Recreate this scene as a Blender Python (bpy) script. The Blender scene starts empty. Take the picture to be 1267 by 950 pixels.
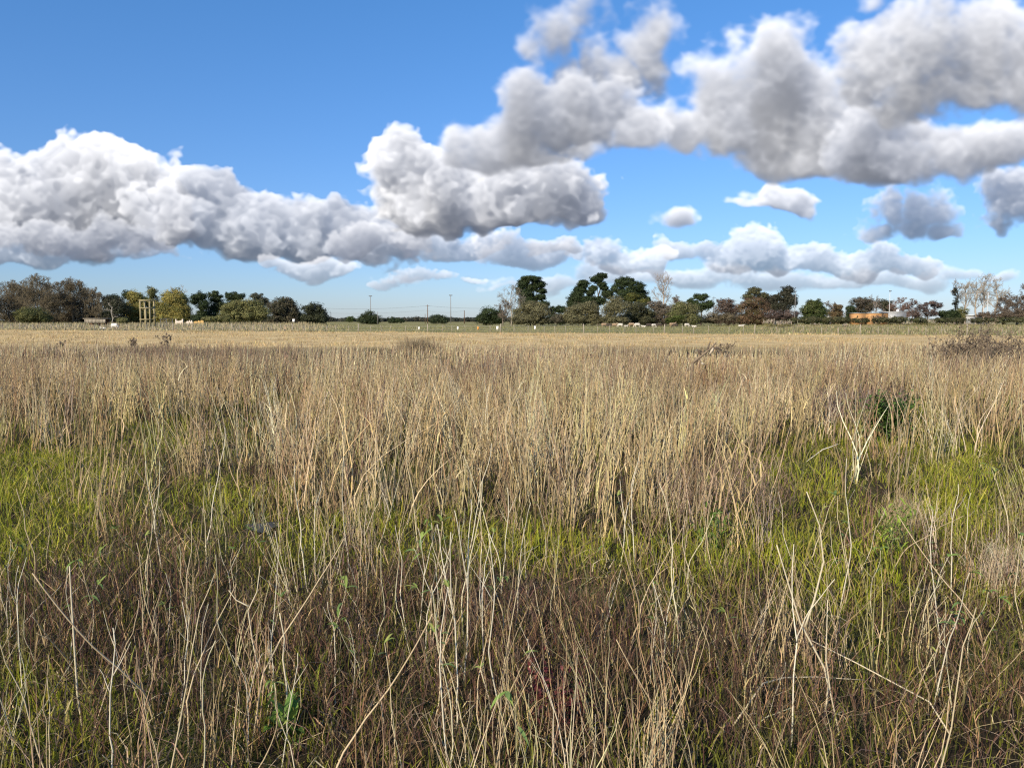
import bpy, bmesh, math, random
import numpy as np
from mathutils import Vector
C = bpy.context.scene.collection
sc = bpy.context.scene
random.seed(11)
RNG = np.random.default_rng(11)
R = math.radians

# ------------------------------------------------------------------ viewpoint
F = 957.0                 # focal length in pixels of the 1267 wide photograph
HOR = 396.0               # row of the horizon
EYE = 1.6
PITCH = math.atan((475 - HOR) / F)
def px2uv(px, py):
    a = (px - 633.5) / F; b = (475 - py) / F
    c, s = math.cos(PITCH), math.sin(PITCH)
    y = c + b * s; z = b * c - s
    return a / y, z / y
def at(px, py, Y):
    u, v = px2uv(px, py)
    return np.array([u * Y, Y, EYE + v * Y])
def gx(px, Y, py=402):
    return px2uv(px, py)[0] * Y
def uv2px(u, v):
    c, s = math.cos(PITCH), math.sin(PITCH)
    f = c - v * s; up = s + v * c
    return 633.5 + F * u / f, 475 - F * up / f

# the straight wire fence that closes the ochre field: nearer on the right than on the left
FA = (px2uv(-90, 407.7)[0] * 130.9, 130.9); FB = (px2uv(1360, 415.7)[0] * 77.7, 77.7)
FSL = (FB[1] - FA[1]) / (FB[0] - FA[0])
def fence_y(x): return FA[1] + FSL * (np.asarray(x, float) - FA[0])
# ------------------------------------------------------------------ noise on the ground plan
def vnoise(x, y, scale, seed):
    x = np.asarray(x, float) / scale + seed * 17.3; y = np.asarray(y, float) / scale + seed * 7.7
    def h(i, j):
        n = np.sin(i * 127.1 + j * 311.7 + seed * 13.7) * 43758.5453
        return n - np.floor(n)
    i = np.floor(x); j = np.floor(y); fx = x - i; fy = y - j
    fx = fx * fx * (3 - 2 * fx); fy = fy * fy * (3 - 2 * fy)
    return (h(i, j) * (1 - fx) + h(i + 1, j) * fx) * (1 - fy) + (h(i, j + 1) * (1 - fx) + h(i + 1, j + 1) * fx) * fy
def ground_z(x, y):
    x = np.asarray(x, float); y = np.asarray(y, float)
    d = np.sqrt(x * x + y * y)
    k = np.clip((118 - d) / 50, 0, 1)
    return k * (.10 * (vnoise(x, y, 1.6, 3) - .5) + .12 * (vnoise(x, y, 5.5, 4) - .5) + .05 * (vnoise(x, y, .5, 8) - .5)
                + np.clip((d - 30) / 30, 0, 1) * .20 * (vnoise(x, y, 4.0, 5) - .5))

# ------------------------------------------------------------------ materials
def new_mat(name):
    m = bpy.data.materials.new(name); m.use_nodes = True
    nt = m.node_tree
    return m, nt, nt.nodes['Principled BSDF']
def plant_mat(name, transl=.25, rough=.7, spec=.25):
    """leaves and stems: the colour of each leaf or stem comes with the mesh"""
    m, nt, p = new_mat(name)
    at_ = nt.nodes.new('ShaderNodeAttribute'); at_.attribute_name = 'col'
    nt.links.new(at_.outputs['Color'], p.inputs['Base Color'])
    p.inputs['Roughness'].default_value = rough; p.inputs['Specular IOR Level'].default_value = spec
    if transl > 0:
        tr = nt.nodes.new('ShaderNodeBsdfTranslucent'); nt.links.new(at_.outputs['Color'], tr.inputs['Color'])
        mx = nt.nodes.new('ShaderNodeMixShader'); mx.inputs[0].default_value = transl
        nt.links.new(p.outputs[0], mx.inputs[1]); nt.links.new(tr.outputs[0], mx.inputs[2])
        nt.links.new(mx.outputs[0], nt.nodes['Material Output'].inputs['Surface'])
    return m
def noisy_mat(name, c1, c2, scale=3.0, rough=.7, spec=.3, metal=0.0, bump=.0, stretch=(1, 1, 1)):
    m, nt, p = new_mat(name)
    tc = nt.nodes.new('ShaderNodeTexCoord'); mp = nt.nodes.new('ShaderNodeMapping')
    mp.inputs['Scale'].default_value = stretch
    nt.links.new(tc.outputs['Object'], mp.inputs[0])
    n = nt.nodes.new('ShaderNodeTexNoise'); n.inputs['Scale'].default_value = scale; n.inputs['Detail'].default_value = 6
    nt.links.new(mp.outputs[0], n.inputs['Vector'])
    r = nt.nodes.new('ShaderNodeValToRGB')
    r.color_ramp.elements[0].position = .3; r.color_ramp.elements[1].position = .7
    r.color_ramp.elements[0].color = (*c1, 1); r.color_ramp.elements[1].color = (*c2, 1)
    nt.links.new(n.outputs['Fac'], r.inputs[0]); nt.links.new(r.outputs[0], p.inputs['Base Color'])
    p.inputs['Roughness'].default_value = rough; p.inputs['Specular IOR Level'].default_value = spec; p.inputs['Metallic'].default_value = metal
    if bump:
        b = nt.nodes.new('ShaderNodeBump'); b.inputs['Strength'].default_value = bump
        nt.links.new(n.outputs['Fac'], b.inputs['Height']); nt.links.new(b.outputs[0], p.inputs['Normal'])
    return m
M_STEM = plant_mat('dry_stem', .12, .55, .35)
M_BLADE = plant_mat('grass_blade', .35, .6, .25)
M_LEAF = plant_mat('tree_leaf', .22, .65, .25)
M_BARK = plant_mat('bark', 0, .85, .15)
M_WOOD = noisy_mat('weathered_wood', (.22, .17, .11), (.36, .29, .2), 6, .85, .2, 0, .3, (1, 1, .15))
M_YWOOD = noisy_mat('yellowed_timber', (.23, .195, .11), (.33, .28, .16), 6, .8, .2, 0, .2, (1, 1, .15))
M_POST = noisy_mat('fence_post_wood', (.27, .235, .18), (.42, .37, .30), 5, .85, .2, 0, .2, (1, 1, .2))
M_WIRE = noisy_mat('galvanised_wire', (.3, .3, .3), (.42, .42, .42), 3, .5, .4, .7)
M_WHITE = noisy_mat('white_paint', (.72, .72, .70), (.82, .82, .80), 2, .5, .4)
M_ORANGE = noisy_mat('orange_paint', (.62, .27, .06), (.72, .34, .09), 2, .6, .3)
M_CABIN = noisy_mat('orange_timber', (.38, .20, .085), (.48, .275, .115), 2.5, .65, .3, 0, .1, (1, 1, .2))
M_DARKWOOD = noisy_mat('dark_timber', (.10, .06, .035), (.17, .10, .06), 4, .8, .2)
M_ROOF = noisy_mat('grey_roof_sheet', (.24, .25, .26), (.36, .37, .38), 2, .55, .4, .2)
M_PALEGREY = noisy_mat('pale_grey_paint', (.5, .51, .52), (.62, .63, .63), 2, .6, .3)
M_GLASS = noisy_mat('window_glass', (.03, .035, .04), (.05, .055, .06), 1, .08, .6)
M_PLASTER = noisy_mat('pale_plaster', (.52, .42, .32), (.70, .60, .50), 1.6, .85, .2, 0, .2)
M_OCHRE = noisy_mat('ochre_plaster', (.46, .28, .09), (.58, .38, .14), 1.6, .85, .2, 0, .2)
M_STEEL = noisy_mat('dull_steel', (.12, .12, .125), (.2, .2, .2), 3, .5, .4, .6)
M_GREYPOLE = noisy_mat('grey_pole', (.16, .155, .15), (.24, .23, .22), 2, .7, .3)
M_WOOL = noisy_mat('pale_wool', (.50, .45, .37), (.66, .61, .53), 9, .95, .1, 0, .5)
M_WOOLD = noisy_mat('dark_wool', (.045, .037, .03), (.09, .072, .06), 9, .95, .1, 0, .5)
M_WOOLT = noisy_mat('tan_wool', (.26, .18, .11), (.40, .29, .19), 9, .95, .1, 0, .5)

# ------------------------------------------------------------------ mesh building
class MB:
    """collects vertices, quads, triangles and a colour per vertex; build() links them as ONE mesh object"""
    def __init__(self): self.v = []; self.q = []; self.t = []; self.c = []; self.n = 0
    def add(self, v, q=None, t=None, col=(.5, .5, .5)):
        v = np.asarray(v, np.float32).reshape(-1, 3)
        if q is not None and len(q): self.q.append(np.asarray(q, np.int64).reshape(-1, 4) + self.n)
        if t is not None and len(t): self.t.append(np.asarray(t, np.int64).reshape(-1, 3) + self.n)
        col = np.asarray(col, np.float32)
        if col.ndim == 1: col = np.tile(col, (len(v), 1))
        self.v.append(v); self.c.append(col); self.n += len(v)
    def box(self, lo, hi, col=(.5, .5, .5)):
        x0, y0, z0 = lo; x1, y1, z1 = hi
        self.add([(x0,y0,z0),(x1,y0,z0),(x1,y1,z0),(x0,y1,z0),(x0,y0,z1),(x1,y0,z1),(x1,y1,z1),(x0,y1,z1)],
                 [(0,3,2,1),(4,5,6,7),(0,1,5,4),(1,2,6,5),(2,3,7,6),(3,0,4,7)], None, col)
    def tube(self, pts, rad, sides=5, col=(.5, .5, .5), cap=True):
        pts = np.asarray(pts, float); n = len(pts); rad = np.broadcast_to(np.asarray(rad, float), (n,))
        tg = np.gradient(pts, axis=0); tg /= np.linalg.norm(tg, axis=1)[:, None] + 1e-9
        ref = np.array([1., 0, 0]) if abs(tg[0][0]) < .8 else np.array([0, 1., 0])
        a = np.cross(tg, ref); a /= np.linalg.norm(a, axis=1)[:, None] + 1e-9
        b = np.cross(tg, a)
        th = np.arange(sides) / sides * 2 * math.pi
        v = pts[:, None, :] + rad[:, None, None] * (a[:, None, :] * np.cos(th)[None, :, None] + b[:, None, :] * np.sin(th)[None, :, None])
        i = np.arange(n - 1)[:, None] * sides; j = np.arange(sides)[None, :]; j2 = (j + 1) % sides
        q = np.stack([i + j, i + j2, i + sides + j2, i + sides + j], -1).reshape(-1, 4)
        t = []
        if cap and sides >= 3:
            for k in range(1, sides - 1):
                t.append((0, k + 1, k)); t.append(((n - 1) * sides, (n - 1) * sides + k, (n - 1) * sides + k + 1))
        col = np.asarray(col, np.float32)
        if col.ndim == 2: col = np.repeat(col, sides, 0)
        self.add(v.reshape(-1, 3), q, t, col)
    def sphere(self, c, r, seg=10, rings=7, col=(.5, .5, .5), noise=0):
        r = np.broadcast_to(np.asarray(r, float), (3,))
        v = []
        for i in range(rings + 1):
            ph = math.pi * i / rings
            for j in range(seg):
                th = 2 * math.pi * j / seg
                k = 1 + noise * (random.random() - .5)
                v.append((c[0] + r[0]*k*math.sin(ph)*math.cos(th), c[1] + r[1]*k*math.sin(ph)*math.sin(th), c[2] + r[2]*k*math.cos(ph)))
        q = [(i*seg+j, (i+1)*seg+j, (i+1)*seg+(j+1) % seg, i*seg+(j+1) % seg) for i in range(rings) for j in range(seg)]
        self.add(v, q, None, col)
    def mesh(self, name, mat, smooth=False):
        me = bpy.data.meshes.new(name)
        v = np.concatenate(self.v); c = np.concatenate(self.c)
        q = np.concatenate(self.q) if self.q else np.zeros((0, 4), np.int64)
        t = np.concatenate(self.t) if self.t else np.zeros((0, 3), np.int64)
        me.vertices.add(len(v)); me.vertices.foreach_set('co', v.ravel())
        me.loops.add(q.size + t.size); me.loops.foreach_set('vertex_index', np.concatenate([q.ravel(), t.ravel()]).astype(np.int32))
        me.polygons.add(len(q) + len(t))
        me.polygons.foreach_set('loop_start', np.concatenate([np.arange(len(q)) * 4, q.size + np.arange(len(t)) * 3]).astype(np.int32))
        me.update(calc_edges=True)
        ca = me.color_attributes.new('col', 'FLOAT_COLOR', 'POINT')
        c4 = np.ones((len(v), 4), np.float32); c4[:, :3] = c; ca.data.foreach_set('color', c4.ravel())
        me.materials.append(mat)
        if smooth: me.polygons.foreach_set('use_smooth', np.ones(len(me.polygons), bool))
        return me
    def build(self, name, mat, parent=None, smooth=False):
        o = bpy.data.objects.new(name, self.mesh(name, mat, smooth)); C.objects.link(o)
        if parent is not None: o.parent = parent
        return o
def tag(o, label=None, cat=None, group=None, kind=None):
    if label: o['label'] = label
    if cat: o['category'] = cat
    if group: o['group'] = group
    if kind: o['kind'] = kind
    return o
def thing(name, label, cat, loc=(0, 0, 0), rz=0, group=None):
    o = bpy.data.objects.new(name, None); C.objects.link(o); o.empty_display_size = .2
    o.location = [float(q) for q in loc]; o.rotation_euler = (0, 0, rz)
    return tag(o, label, cat, group)
def copy_tree(o, parent=None):
    c = o.copy(); C.objects.link(c)
    if parent is not None: c.parent = parent
    for ch in list(o.children): copy_tree(ch, c)
    return c

def stems(mb, root, h, ldir, lean, wig, width, segs, sides, col0, col1, droop=0.0):
    """many thin stems at once. root (n,3), everything else (n,) or (n,3). sides 2 = flat blade"""
    n = len(root); t = np.linspace(0, 1, segs + 1)
    d = np.stack([np.cos(ldir), np.sin(ldir)], 1)
    p1 = RNG.uniform(0, 6.28, n)[:, None]; p2 = RNG.uniform(0, 6.28, n)[:, None]
    f1 = RNG.uniform(3, 7, n)[:, None]; f2 = RNG.uniform(3, 7, n)[:, None]
    off = lean[:, None] * t[None, :] ** 1.6
    wx = wig[:, None] * (np.sin(f1 * t + p1) - np.sin(p1)); wy = wig[:, None] * (np.sin(f2 * t + p2) - np.sin(p2))
    H = h[:, None]
    P = np.empty((n, segs + 1, 3))
    P[:, :, 0] = root[:, 0:1] + H * (off * d[:, 0:1] + wx)
    P[:, :, 1] = root[:, 1:2] + H * (off * d[:, 1:2] + wy)
    P[:, :, 2] = root[:, 2:3] + H * (t[None, :] - (np.asarray(droop).reshape(-1, 1) + .35 * lean[:, None] ** 2) * t[None, :] ** 2.2)
    w = width[:, None] * (1 - .75 * t[None, :] ** 1.5)
    col = col0[:, None, :] * (1 - t[None, :, None]) + col1[:, None, :] * t[None, :, None]
    if sides == 2:
        y = RNG.uniform(0, math.pi, n); s = np.stack([np.cos(y), np.sin(y), np.zeros(n)], 1)
        V = np.stack([P - s[:, None, :] * w[:, :, None] * .5, P + s[:, None, :] * w[:, :, None] * .5], 2)
        b = (np.arange(n) * (segs + 1) * 2)[:, None] + (np.arange(segs) * 2)[None, :]
        q = np.stack([b, b + 1, b + 3, b + 2], -1)
    else:
        th = np.arange(sides) / sides * 6.28318 
        ph = RNG.uniform(0, 6.28, n)[:, None] + th[None, :]
        s = np.stack([np.cos(ph), np.sin(ph), np.zeros_like(ph)], -1)
        V = P[:, :, None, :] + s[:, None, :, :] * w[:, :, None, None] * .5
        b = (np.arange(n) * (segs + 1) * sides)[:, None, None] + (np.arange(segs) * sides)[None, :, None]
        j = np.arange(sides)[None, None, :]; j2 = (j + 1) % sides
        q = np.stack([b + j, b + j2, b + sides + j2, b + sides + j], -1)
    cc = np.repeat(col[:, :, None, :], sides, 2)
    mb.add(V.reshape(-1, 3), q.reshape(-1, 4), None, cc.reshape(-1, 3))
    return P
def palette(n, cols, wts, var=.18):
    cols = np.asarray(cols, float); k = RNG.choice(len(cols), n, p=np.asarray(wts, float) / sum(wts))
    return np.clip(cols[k] * (1 + RNG.normal(0, var, (n, 1))) * (1 + RNG.normal(0, .05, (n, 3))), .008, .85)
EXPOSURE = 0.32; CLOUD_GAIN = 0.82; SKY_LOW = (.40, .47, .68, 1); SKY_HIGH = (.38, .66, .90, 1)
# cloud masses standing over the field, farthest first. A mass: softness of its edge, how far it lies in the
# shadow of other clouds, density, its puffs (px, py, half width, half height up, half height down, weight)
CLOUDS = [
 (.30, .15, .6, [(900,340,190,13,10,.9),(700,345,120,12,9,.85),(1090,345,110,16,10,.9),(510,350,60,12,8,.8),(960,345,90,16,12,.9),(1180,335,60,14,10,.7),(640,352,80,9,7,.7),(760,338,60,16,10,.95),(1020,345,80,20,10,.98),(860,345,70,18,9,.95),(1240,340,40,10,8,.7)]),
 (.16, .10, 1.0, [(510,345,46,19,10,1.),(478,350,30,10,7,.85),(548,348,34,14,9,.95),(590,353,36,8,6,.75)]),
 (.15, .0, 1.0, [(850,316,45,22,16,1.),(915,318,52,30,22,1.08),(880,308,30,20,18,.95),(955,322,40,22,16,1.),(1005,322,42,26,18,1.02),(1045,330,40,18,12,.9),(1100,328,60,22,14,.95),(1140,330,36,18,12,.9)]),
 (.14, .0, 1.0, [(735,312,34,24,18,1.02),(765,322,42,18,13,.95),(710,322,30,16,12,.9),(800,325,36,14,10,.9)]),
 (.11, .0, 1.0, [(125,232,78,54,70,1.03),(165,232,52,46,60,1.),(95,245,55,44,50,1.),(40,256,75,54,55,1.),(-40,255,80,56,60,1.),(10,240,40,34,40,.95),(185,258,50,42,40,.95)]),
 (.12, .05, 1.0, [(265,228,40,42,60,1.02),(285,245,46,38,50,1.),(330,262,62,36,40,1.),(375,268,48,42,40,1.),(425,262,40,32,36,.95),(430,285,62,40,32,1.),(480,285,50,38,32,1.),(300,285,90,34,26,.95),(225,270,60,46,40,.95)]),
 (.15, .40, 1.0, [(80,305,130,28,22,1.),(175,315,70,26,18,1.),(-30,308,90,32,24,1.),(40,322,80,16,12,.9),(212,316,34,20,14,.9),(120,290,110,26,22,.95)]),
 (.15, .15, 1.0, [(380,325,44,16,12,.95),(415,334,36,13,9,.9),(345,316,36,12,10,.85)]),
 (.14, .35, 1.0, [(545,300,60,28,20,1.),(500,300,50,28,20,1.),(600,300,50,22,18,.95),(450,300,50,24,18,.95),(690,308,40,14,12,.8)]),
 (.11, .0, 1.0, [(640,308,56,30,20,1.06),(610,310,36,24,18,1.),(675,312,38,22,16,1.)]),
 (.12, .0, 1.05, [(512,205,38,42,60,1.05),(545,215,42,48,60,1.05),(590,240,62,52,48,1.),(640,238,60,44,48,1.),(690,238,48,40,48,1.05),(725,252,40,40,32,1.),(630,262,110,34,26,1.),(520,255,52,44,40,1.),(745,268,24,22,16,.8)]),
 (.24, .0, .9, [(1110,268,40,38,36,1.05),(1150,272,44,38,32,1.05),(1128,290,76,26,18,1.),(1085,290,34,22,17,.95),(1185,294,34,16,12,.85)]),
 (.34, .10, .8, [(848,283,28,16,11,1.02),(975,256,34,19,14,.98),(950,264,24,10,8,.8),(1000,250,24,8,8,.7)]),
 (.20, .10, 1.0, [(1265,245,48,36,50,1.05),(1245,268,40,34,26,1.),(1310,262,70,54,40,1.),(1275,300,30,14,10,.9)]),
 (.40, .06, .75, [(930,135,60,40,50,1.0),(800,150,50,26,26,.9),(890,140,56,58,46,1.),(960,90,66,58,60,1.),(985,120,62,60,60,1.),(915,165,78,46,40,1.),(1010,155,72,52,50,1.),(840,165,48,30,28,.9),(990,195,80,34,26,.95),(1040,205,70,34,22,.95),(870,120,40,44,40,.85)]),
 (.38, .10, .75, [(1080,165,70,40,40,1.0),(1160,170,70,36,40,1.0),(1130,200,80,40,26,1.),(1085,205,62,36,22,1.),(1175,195,66,38,28,1.),(1215,185,76,42,32,1.),(1270,180,70,46,34,1.),(1040,185,50,30,26,.9)]),
 (.42, .0, .75, [(1050,90,60,46,40,1.0),(1130,110,80,46,36,1.0),(1090,75,76,52,48,1.),(1160,55,84,62,66,1.),(1220,60,84,66,76,1.),(1275,90,90,90,56,1.),(1060,55,50,40,40,.9),(1350,100,110,110,80,1.),(1110,105,80,40,32,.95),(1085,8,46,20,26,.75),(1200,110,90,44,30,.95)]),
 (.50, .0, .6, [(690,40,48,56,60,1.),(720,20,56,44,60,.95),(655,50,30,36,44,.8),(805,40,34,60,80,.9),(770,80,54,52,60,.9),(738,70,46,50,60,.95),(700,95,50,50,50,.95)]),
 (.36, .32, .85, [(720,150,70,50,44,1.0),(640,165,74,46,40,1.),(690,135,66,52,50,1.),(610,180,52,36,30,1.),(745,135,54,46,44,.95),(660,120,46,40,44,.95),(790,165,56,40,34,.95),(670,185,70,28,24,.9)]),
]
def noise_oct(rng, shape, cells):
    """smooth random field of the given shape, made by cubic up-sampling of a coarse random lattice"""
    g = rng.standard_normal([c + 4 for c in cells]).astype(np.float32)
    for ax, (n, c) in enumerate(zip(shape, cells)):
        t = np.linspace(0, c - 1e-3, n); i = t.astype(int); f = (t - i).astype(np.float32)
        w = [(1 - f)**3 / 6, (3*f**3 - 6*f**2 + 4) / 6, (-3*f**3 + 3*f**2 + 3*f + 1) / 6, f**3 / 6]
        M = np.zeros((n, c + 4), np.float32)
        for k in range(4): M[np.arange(n), i + k] += w[k]
        g = np.moveaxis(np.tensordot(M, g, axes=(1, ax)), 0, ax)
    return g / g.std()
def make_clouds(NU=1240, NV=368, NW=18, U0=-.82, U1=.82, V0=0.0, V1=.485, seed=5):
    """each mass is a small volume of density; sunlight is marched through it from above, then it is integrated along the view"""
    us = np.linspace(U0, U1, NU, dtype=np.float32); vs = np.linspace(V0, V1, NV, dtype=np.float32)
    ws = np.linspace(0, 1, NW, dtype=np.float32); d1 = float(us[1] - us[0]); S = d1 * 95
    Ls = np.zeros((NV, NU), np.float32); La = np.zeros((NV, NU), np.float32); AA = np.zeros((NV, NU), np.float32)
    for li, (fz, shade, dn, puffs) in enumerate(CLOUDS):
        rng = np.random.default_rng(seed * 100 + li)
        P = [(px2uv(q[0], q[1]), q[2] / F * 1.12, q[3] / F * 1.10, q[4] / F * 1.05, q[5]) for q in puffs]
        a0 = min(p[0][0] - 1.5 * p[1] for p in P) - .03; a1 = max(p[0][0] + 1.5 * p[1] for p in P) + .03
        b0 = min(p[0][1] - 1.4 * p[3] for p in P) - .02; b1 = max(p[0][1] + 1.6 * p[2] for p in P) + .03
        i0, i1 = np.searchsorted(us, a0), np.searchsorted(us, a1); j0, j1 = np.searchsorted(vs, b0), np.searchsorted(vs, b1)
        if i1 - i0 < 12 or j1 - j0 < 8: continue
        nu, nv = i1 - i0, j1 - j0; sh = (nv, nu, NW); ext_u, ext_v = nu * d1, nv * float(vs[1] - vs[0])
        vmid = float(np.mean([p[0][1] for p in P])); small = np.clip(.45 + vmid / .22, .55, 1.2); hf = 1 - .45 * max(0, fz - .15); ext = max(hw_ for _, hw_, _, _, _ in P); rag = 1.25 if ext < .045 else 1.0
        def oct_(fr, cw): return noise_oct(rng, sh, (max(2, int(ext_v * fr * 1.2 / small)), max(2, int(ext_u * fr / small)), cw))
        n = np.zeros(sh, np.float32)
        for fr, cw, a, bil in [(8, 2, .13, 0), (15, 3, .11, 1), (18, 3, .08, 0), (36, 5, -.07, 1), (40, 5, .08, 0), (72, 7, -.07, 1), (80, 7, .05, 0), (130, 9, -.06, 1), (235, 12, .055, 0)]:
            o = oct_(fr, cw)
            if bil: o = 1.35 * np.abs(o) - 1.0
            n += a * o * (hf if fr > 30 else 1)
        def n2(fr): return noise_oct(rng, (nv, nu), (max(2, int(ext_v * fr)), max(2, int(ext_u * fr))))
        lo = np.clip(.3 + vmid / .16, .3, 1)
        UU = us[None, i0:i1] + (n2(28) * .010 + n2(66) * .004) * lo; VV = vs[j0:j1, None] + (n2(28) * .007 + n2(66) * .003) * lo
        fld = np.full(sh, -1.5, np.float32)
        for (u, v), hw, hu, hd, wt in P:
            du = (UU - u) / hw; dv = VV - v; dv = np.where(dv > 0, dv / hu, dv / hd)
            flat = np.where(dv < 0, np.abs(dv) ** 2.8, dv * dv)
            dw = (ws - .5 - rng.uniform(-.12, .12)) / .40
            f = wt - np.sqrt((du * du + flat)[:, :, None] + (dw ** 2)[None, None, :])
            h = np.clip(.5 + .5 * (f - fld) / .07, 0, 1); fld = fld * (1 - h) + f * h + .07 * h * (1 - h)
        soft = np.clip((fld + .05) / .45, 0, 1) * .9
        fld += n * .74 * rag - .10
        e = np.clip(fld / (fz * 1.25), 0, 1); np.clip(fld, 0, 1, out=fld)
        dens = e * e * (3 - 2 * e) * (.42 + 1.1 * fld)
        # sunlight comes from above, from the left and from behind the viewer
        thin = 1.5 - .95 * float(np.clip((vmid - .15) / .08, 0, 1))     # self-shadow strength, lowered by hand to lighten the higher clouds
        def march(dd):
            tau = np.zeros(sh, np.float32); cur = np.zeros((nu, NW), np.float32); a, b = .40, .10; dec = 1 - d1 * 4
            for j in range(nv - 1, -1, -1):
                c = (1 - a) * cur; c[1:] += a * cur[:-1]
                cc = (1 - b) * c; cc[:, 1:] += b * c[:, :-1]; cc *= dec
                tau[j] = cc + dd[j] * .5; cur = cc + dd[j]
            return tau * (S * thin)
        tau = march(dens); tsm = march(soft)
        up = np.cumsum(dens[::-1], axis=0)[::-1] * S
        pf = oct_(9, 3) + .6 * oct_(20, 5)
        more = (shade * 1.5 + .6 * np.clip(pf - .2, 0, 1.5)) * (1 - np.exp(-up * 1.2)) + shade * .5
        sun = np.exp(-(tau * .55 + tsm * .55 + more) * 1.25) * .72 + np.exp(-(tsm + more) * .38) * .36
        amb = np.exp(-up * .25) * .62 + .40
        sig = 14 / NW * dn
        T = np.ones((nv, nu), np.float32); ls = np.zeros_like(T); la = np.zeros_like(T)
        for k in range(NW):
            q = 1 - np.exp(-dens[:, :, k] * sig); ls += T * q * sun[:, :, k]; la += T * q * amb[:, :, k]; T *= 1 - q
        w = (slice(j0, j1), slice(i0, i1))
        air = float(np.clip(.50 + 3.2 * vmid, .5, 1))       # the air in front of far clouds
        ls *= air; la *= air; al = (1 - T) * air
        Ls[w] = Ls[w] * (1 - al) + ls; La[w] = La[w] * (1 - al) + la; AA[w] = AA[w] * (1 - al) + al
    fade = (np.clip((us - U0) / .05, 0, 1) * np.clip((U1 - us) / .05, 0, 1))[None, :] * np.clip((V1 - vs) / .04, 0, 1)[:, None]
    return us, vs, Ls * fade, La * fade, AA * fade
# ------------------------------------------------------------------ camera
cam = bpy.data.cameras.new('camera'); co = bpy.data.objects.new('camera', cam); C.objects.link(co)
co.location = (0, 0, EYE); co.rotation_euler = (R(90) - PITCH, 0, 0)
cam.sensor_width = 36; cam.lens = F / 1267 * 36; cam.clip_start = .05; cam.clip_end = 12000
sc.camera = co

# ------------------------------------------------------------------ sky, clouds, sun
SUN_EL, SUN_AZ = R(30), R(213)     # azimuth from +Y clockwise: behind the camera, to the left
sd = Vector((math.sin(SUN_AZ) * math.cos(SUN_EL), math.cos(SUN_AZ) * math.cos(SUN_EL), math.sin(SUN_EL)))
sun = bpy.data.lights.new('sun', 'SUN'); so = bpy.data.objects.new('sun', sun); C.objects.link(so)
sun.energy = 5.0; sun.angle = R(.53); sun.color = (1, .87, .67)
so.rotation_euler = sd.to_track_quat('Z', 'Y').to_euler(); so.location = (-30, -40, 60)
w = bpy.data.worlds.new('World'); sc.world = w; w.use_nodes = True
nt = w.node_tree; N = nt.nodes; LK = nt.links
for n_ in list(N): N.remove(n_)
sky = N.new('ShaderNodeTexSky'); sky.sky_type = 'NISHITA'; sky.sun_disc = False
sky.sun_elevation = SUN_EL; sky.sun_rotation = SUN_AZ
sky.air_density = 1.0; sky.dust_density = .25; sky.ozone_density = 3.0; sky.altitude = 0
tint = N.new('ShaderNodeMix'); tint.data_type = 'RGBA'; tint.blend_type = 'MULTIPLY'; tint.inputs[0].default_value = 1
LK.new(sky.outputs[0], tint.inputs[6])
bg = N.new('ShaderNodeBackground'); bg.inputs['Strength'].default_value = .15
LK.new(tint.outputs[2], bg.inputs['Color'])
us, vs, Ls, La, CA = make_clouds()
SUNC = np.array([1.14, 1.09, 1.01]); AMBC = np.array([.20, .245, .355])
rgb = Ls[:, :, None] * SUNC + La[:, :, None] * AMBC
rgba = np.ones((len(vs), len(us), 4), np.float32)
rgba[:, :, :3] = rgb / np.maximum(CA, 1e-4)[:, :, None]; rgba[:, :, 3] = CA
img = bpy.data.images.new('cloud_field', len(us), len(vs), alpha=True, float_buffer=True)
img.colorspace_settings.name = 'Non-Color'; img.alpha_mode = 'CHANNEL_PACKED'
img.pixels.foreach_set(rgba.ravel()); img.update()
tc = N.new('ShaderNodeTexCoord'); sep = N.new('ShaderNodeSeparateXYZ'); LK.new(tc.outputs['Generated'], sep.inputs[0])
def mth(op, a, b=None):
    m = N.new('ShaderNodeMath'); m.operation = op
    for k, s_ in enumerate((a, b)):
        if s_ is None: continue
        if isinstance(s_, (int, float)): m.inputs[k].default_value = s_
        else: LK.new(s_, m.inputs[k])
    return m.outputs[0]
tr_ = N.new('ShaderNodeValToRGB'); tr_.color_ramp.elements[0].position = 0; tr_.color_ramp.elements[0].color = SKY_LOW; tr_.color_ramp.elements[1].position = .38; tr_.color_ramp.elements[1].color = SKY_HIGH
LK.new(sep.outputs[2], tr_.inputs[0]); LK.new(tr_.outputs[0], tint.inputs[7])
yy = mth('MAXIMUM', sep.outputs[1], .05)
uu = mth('DIVIDE', mth('SUBTRACT', mth('DIVIDE', sep.outputs[0], yy), float(us[0])), float(us[-1] - us[0]))
vv = mth('DIVIDE', mth('SUBTRACT', mth('DIVIDE', sep.outputs[2], yy), float(vs[0])), float(vs[-1] - vs[0]))
cmb = N.new('ShaderNodeCombineXYZ'); LK.new(uu, cmb.inputs[0]); LK.new(vv, cmb.inputs[1])
tx = N.new('ShaderNodeTexImage'); tx.image = img; tx.extension = 'CLIP'; tx.interpolation = 'Cubic'
LK.new(cmb.outputs[0], tx.inputs[0])
bgc = N.new('ShaderNodeBackground'); bgc.inputs['Strength'].default_value = CLOUD_GAIN
LK.new(tx.outputs['Color'], bgc.inputs['Color'])
fac = mth('MULTIPLY', tx.outputs['Alpha'], mth('GREATER_THAN', sep.outputs[1], .05))
mxs = N.new('ShaderNodeMixShader'); LK.new(fac, mxs.inputs[0]); LK.new(bg.outputs[0], mxs.inputs[1]); LK.new(bgc.outputs[0], mxs.inputs[2])
wo = N.new('ShaderNodeOutputWorld'); LK.new(mxs.outputs[0], wo.inputs['Surface'])
sc.view_settings.view_transform = 'Standard'; sc.view_settings.look = 'None'
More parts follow.
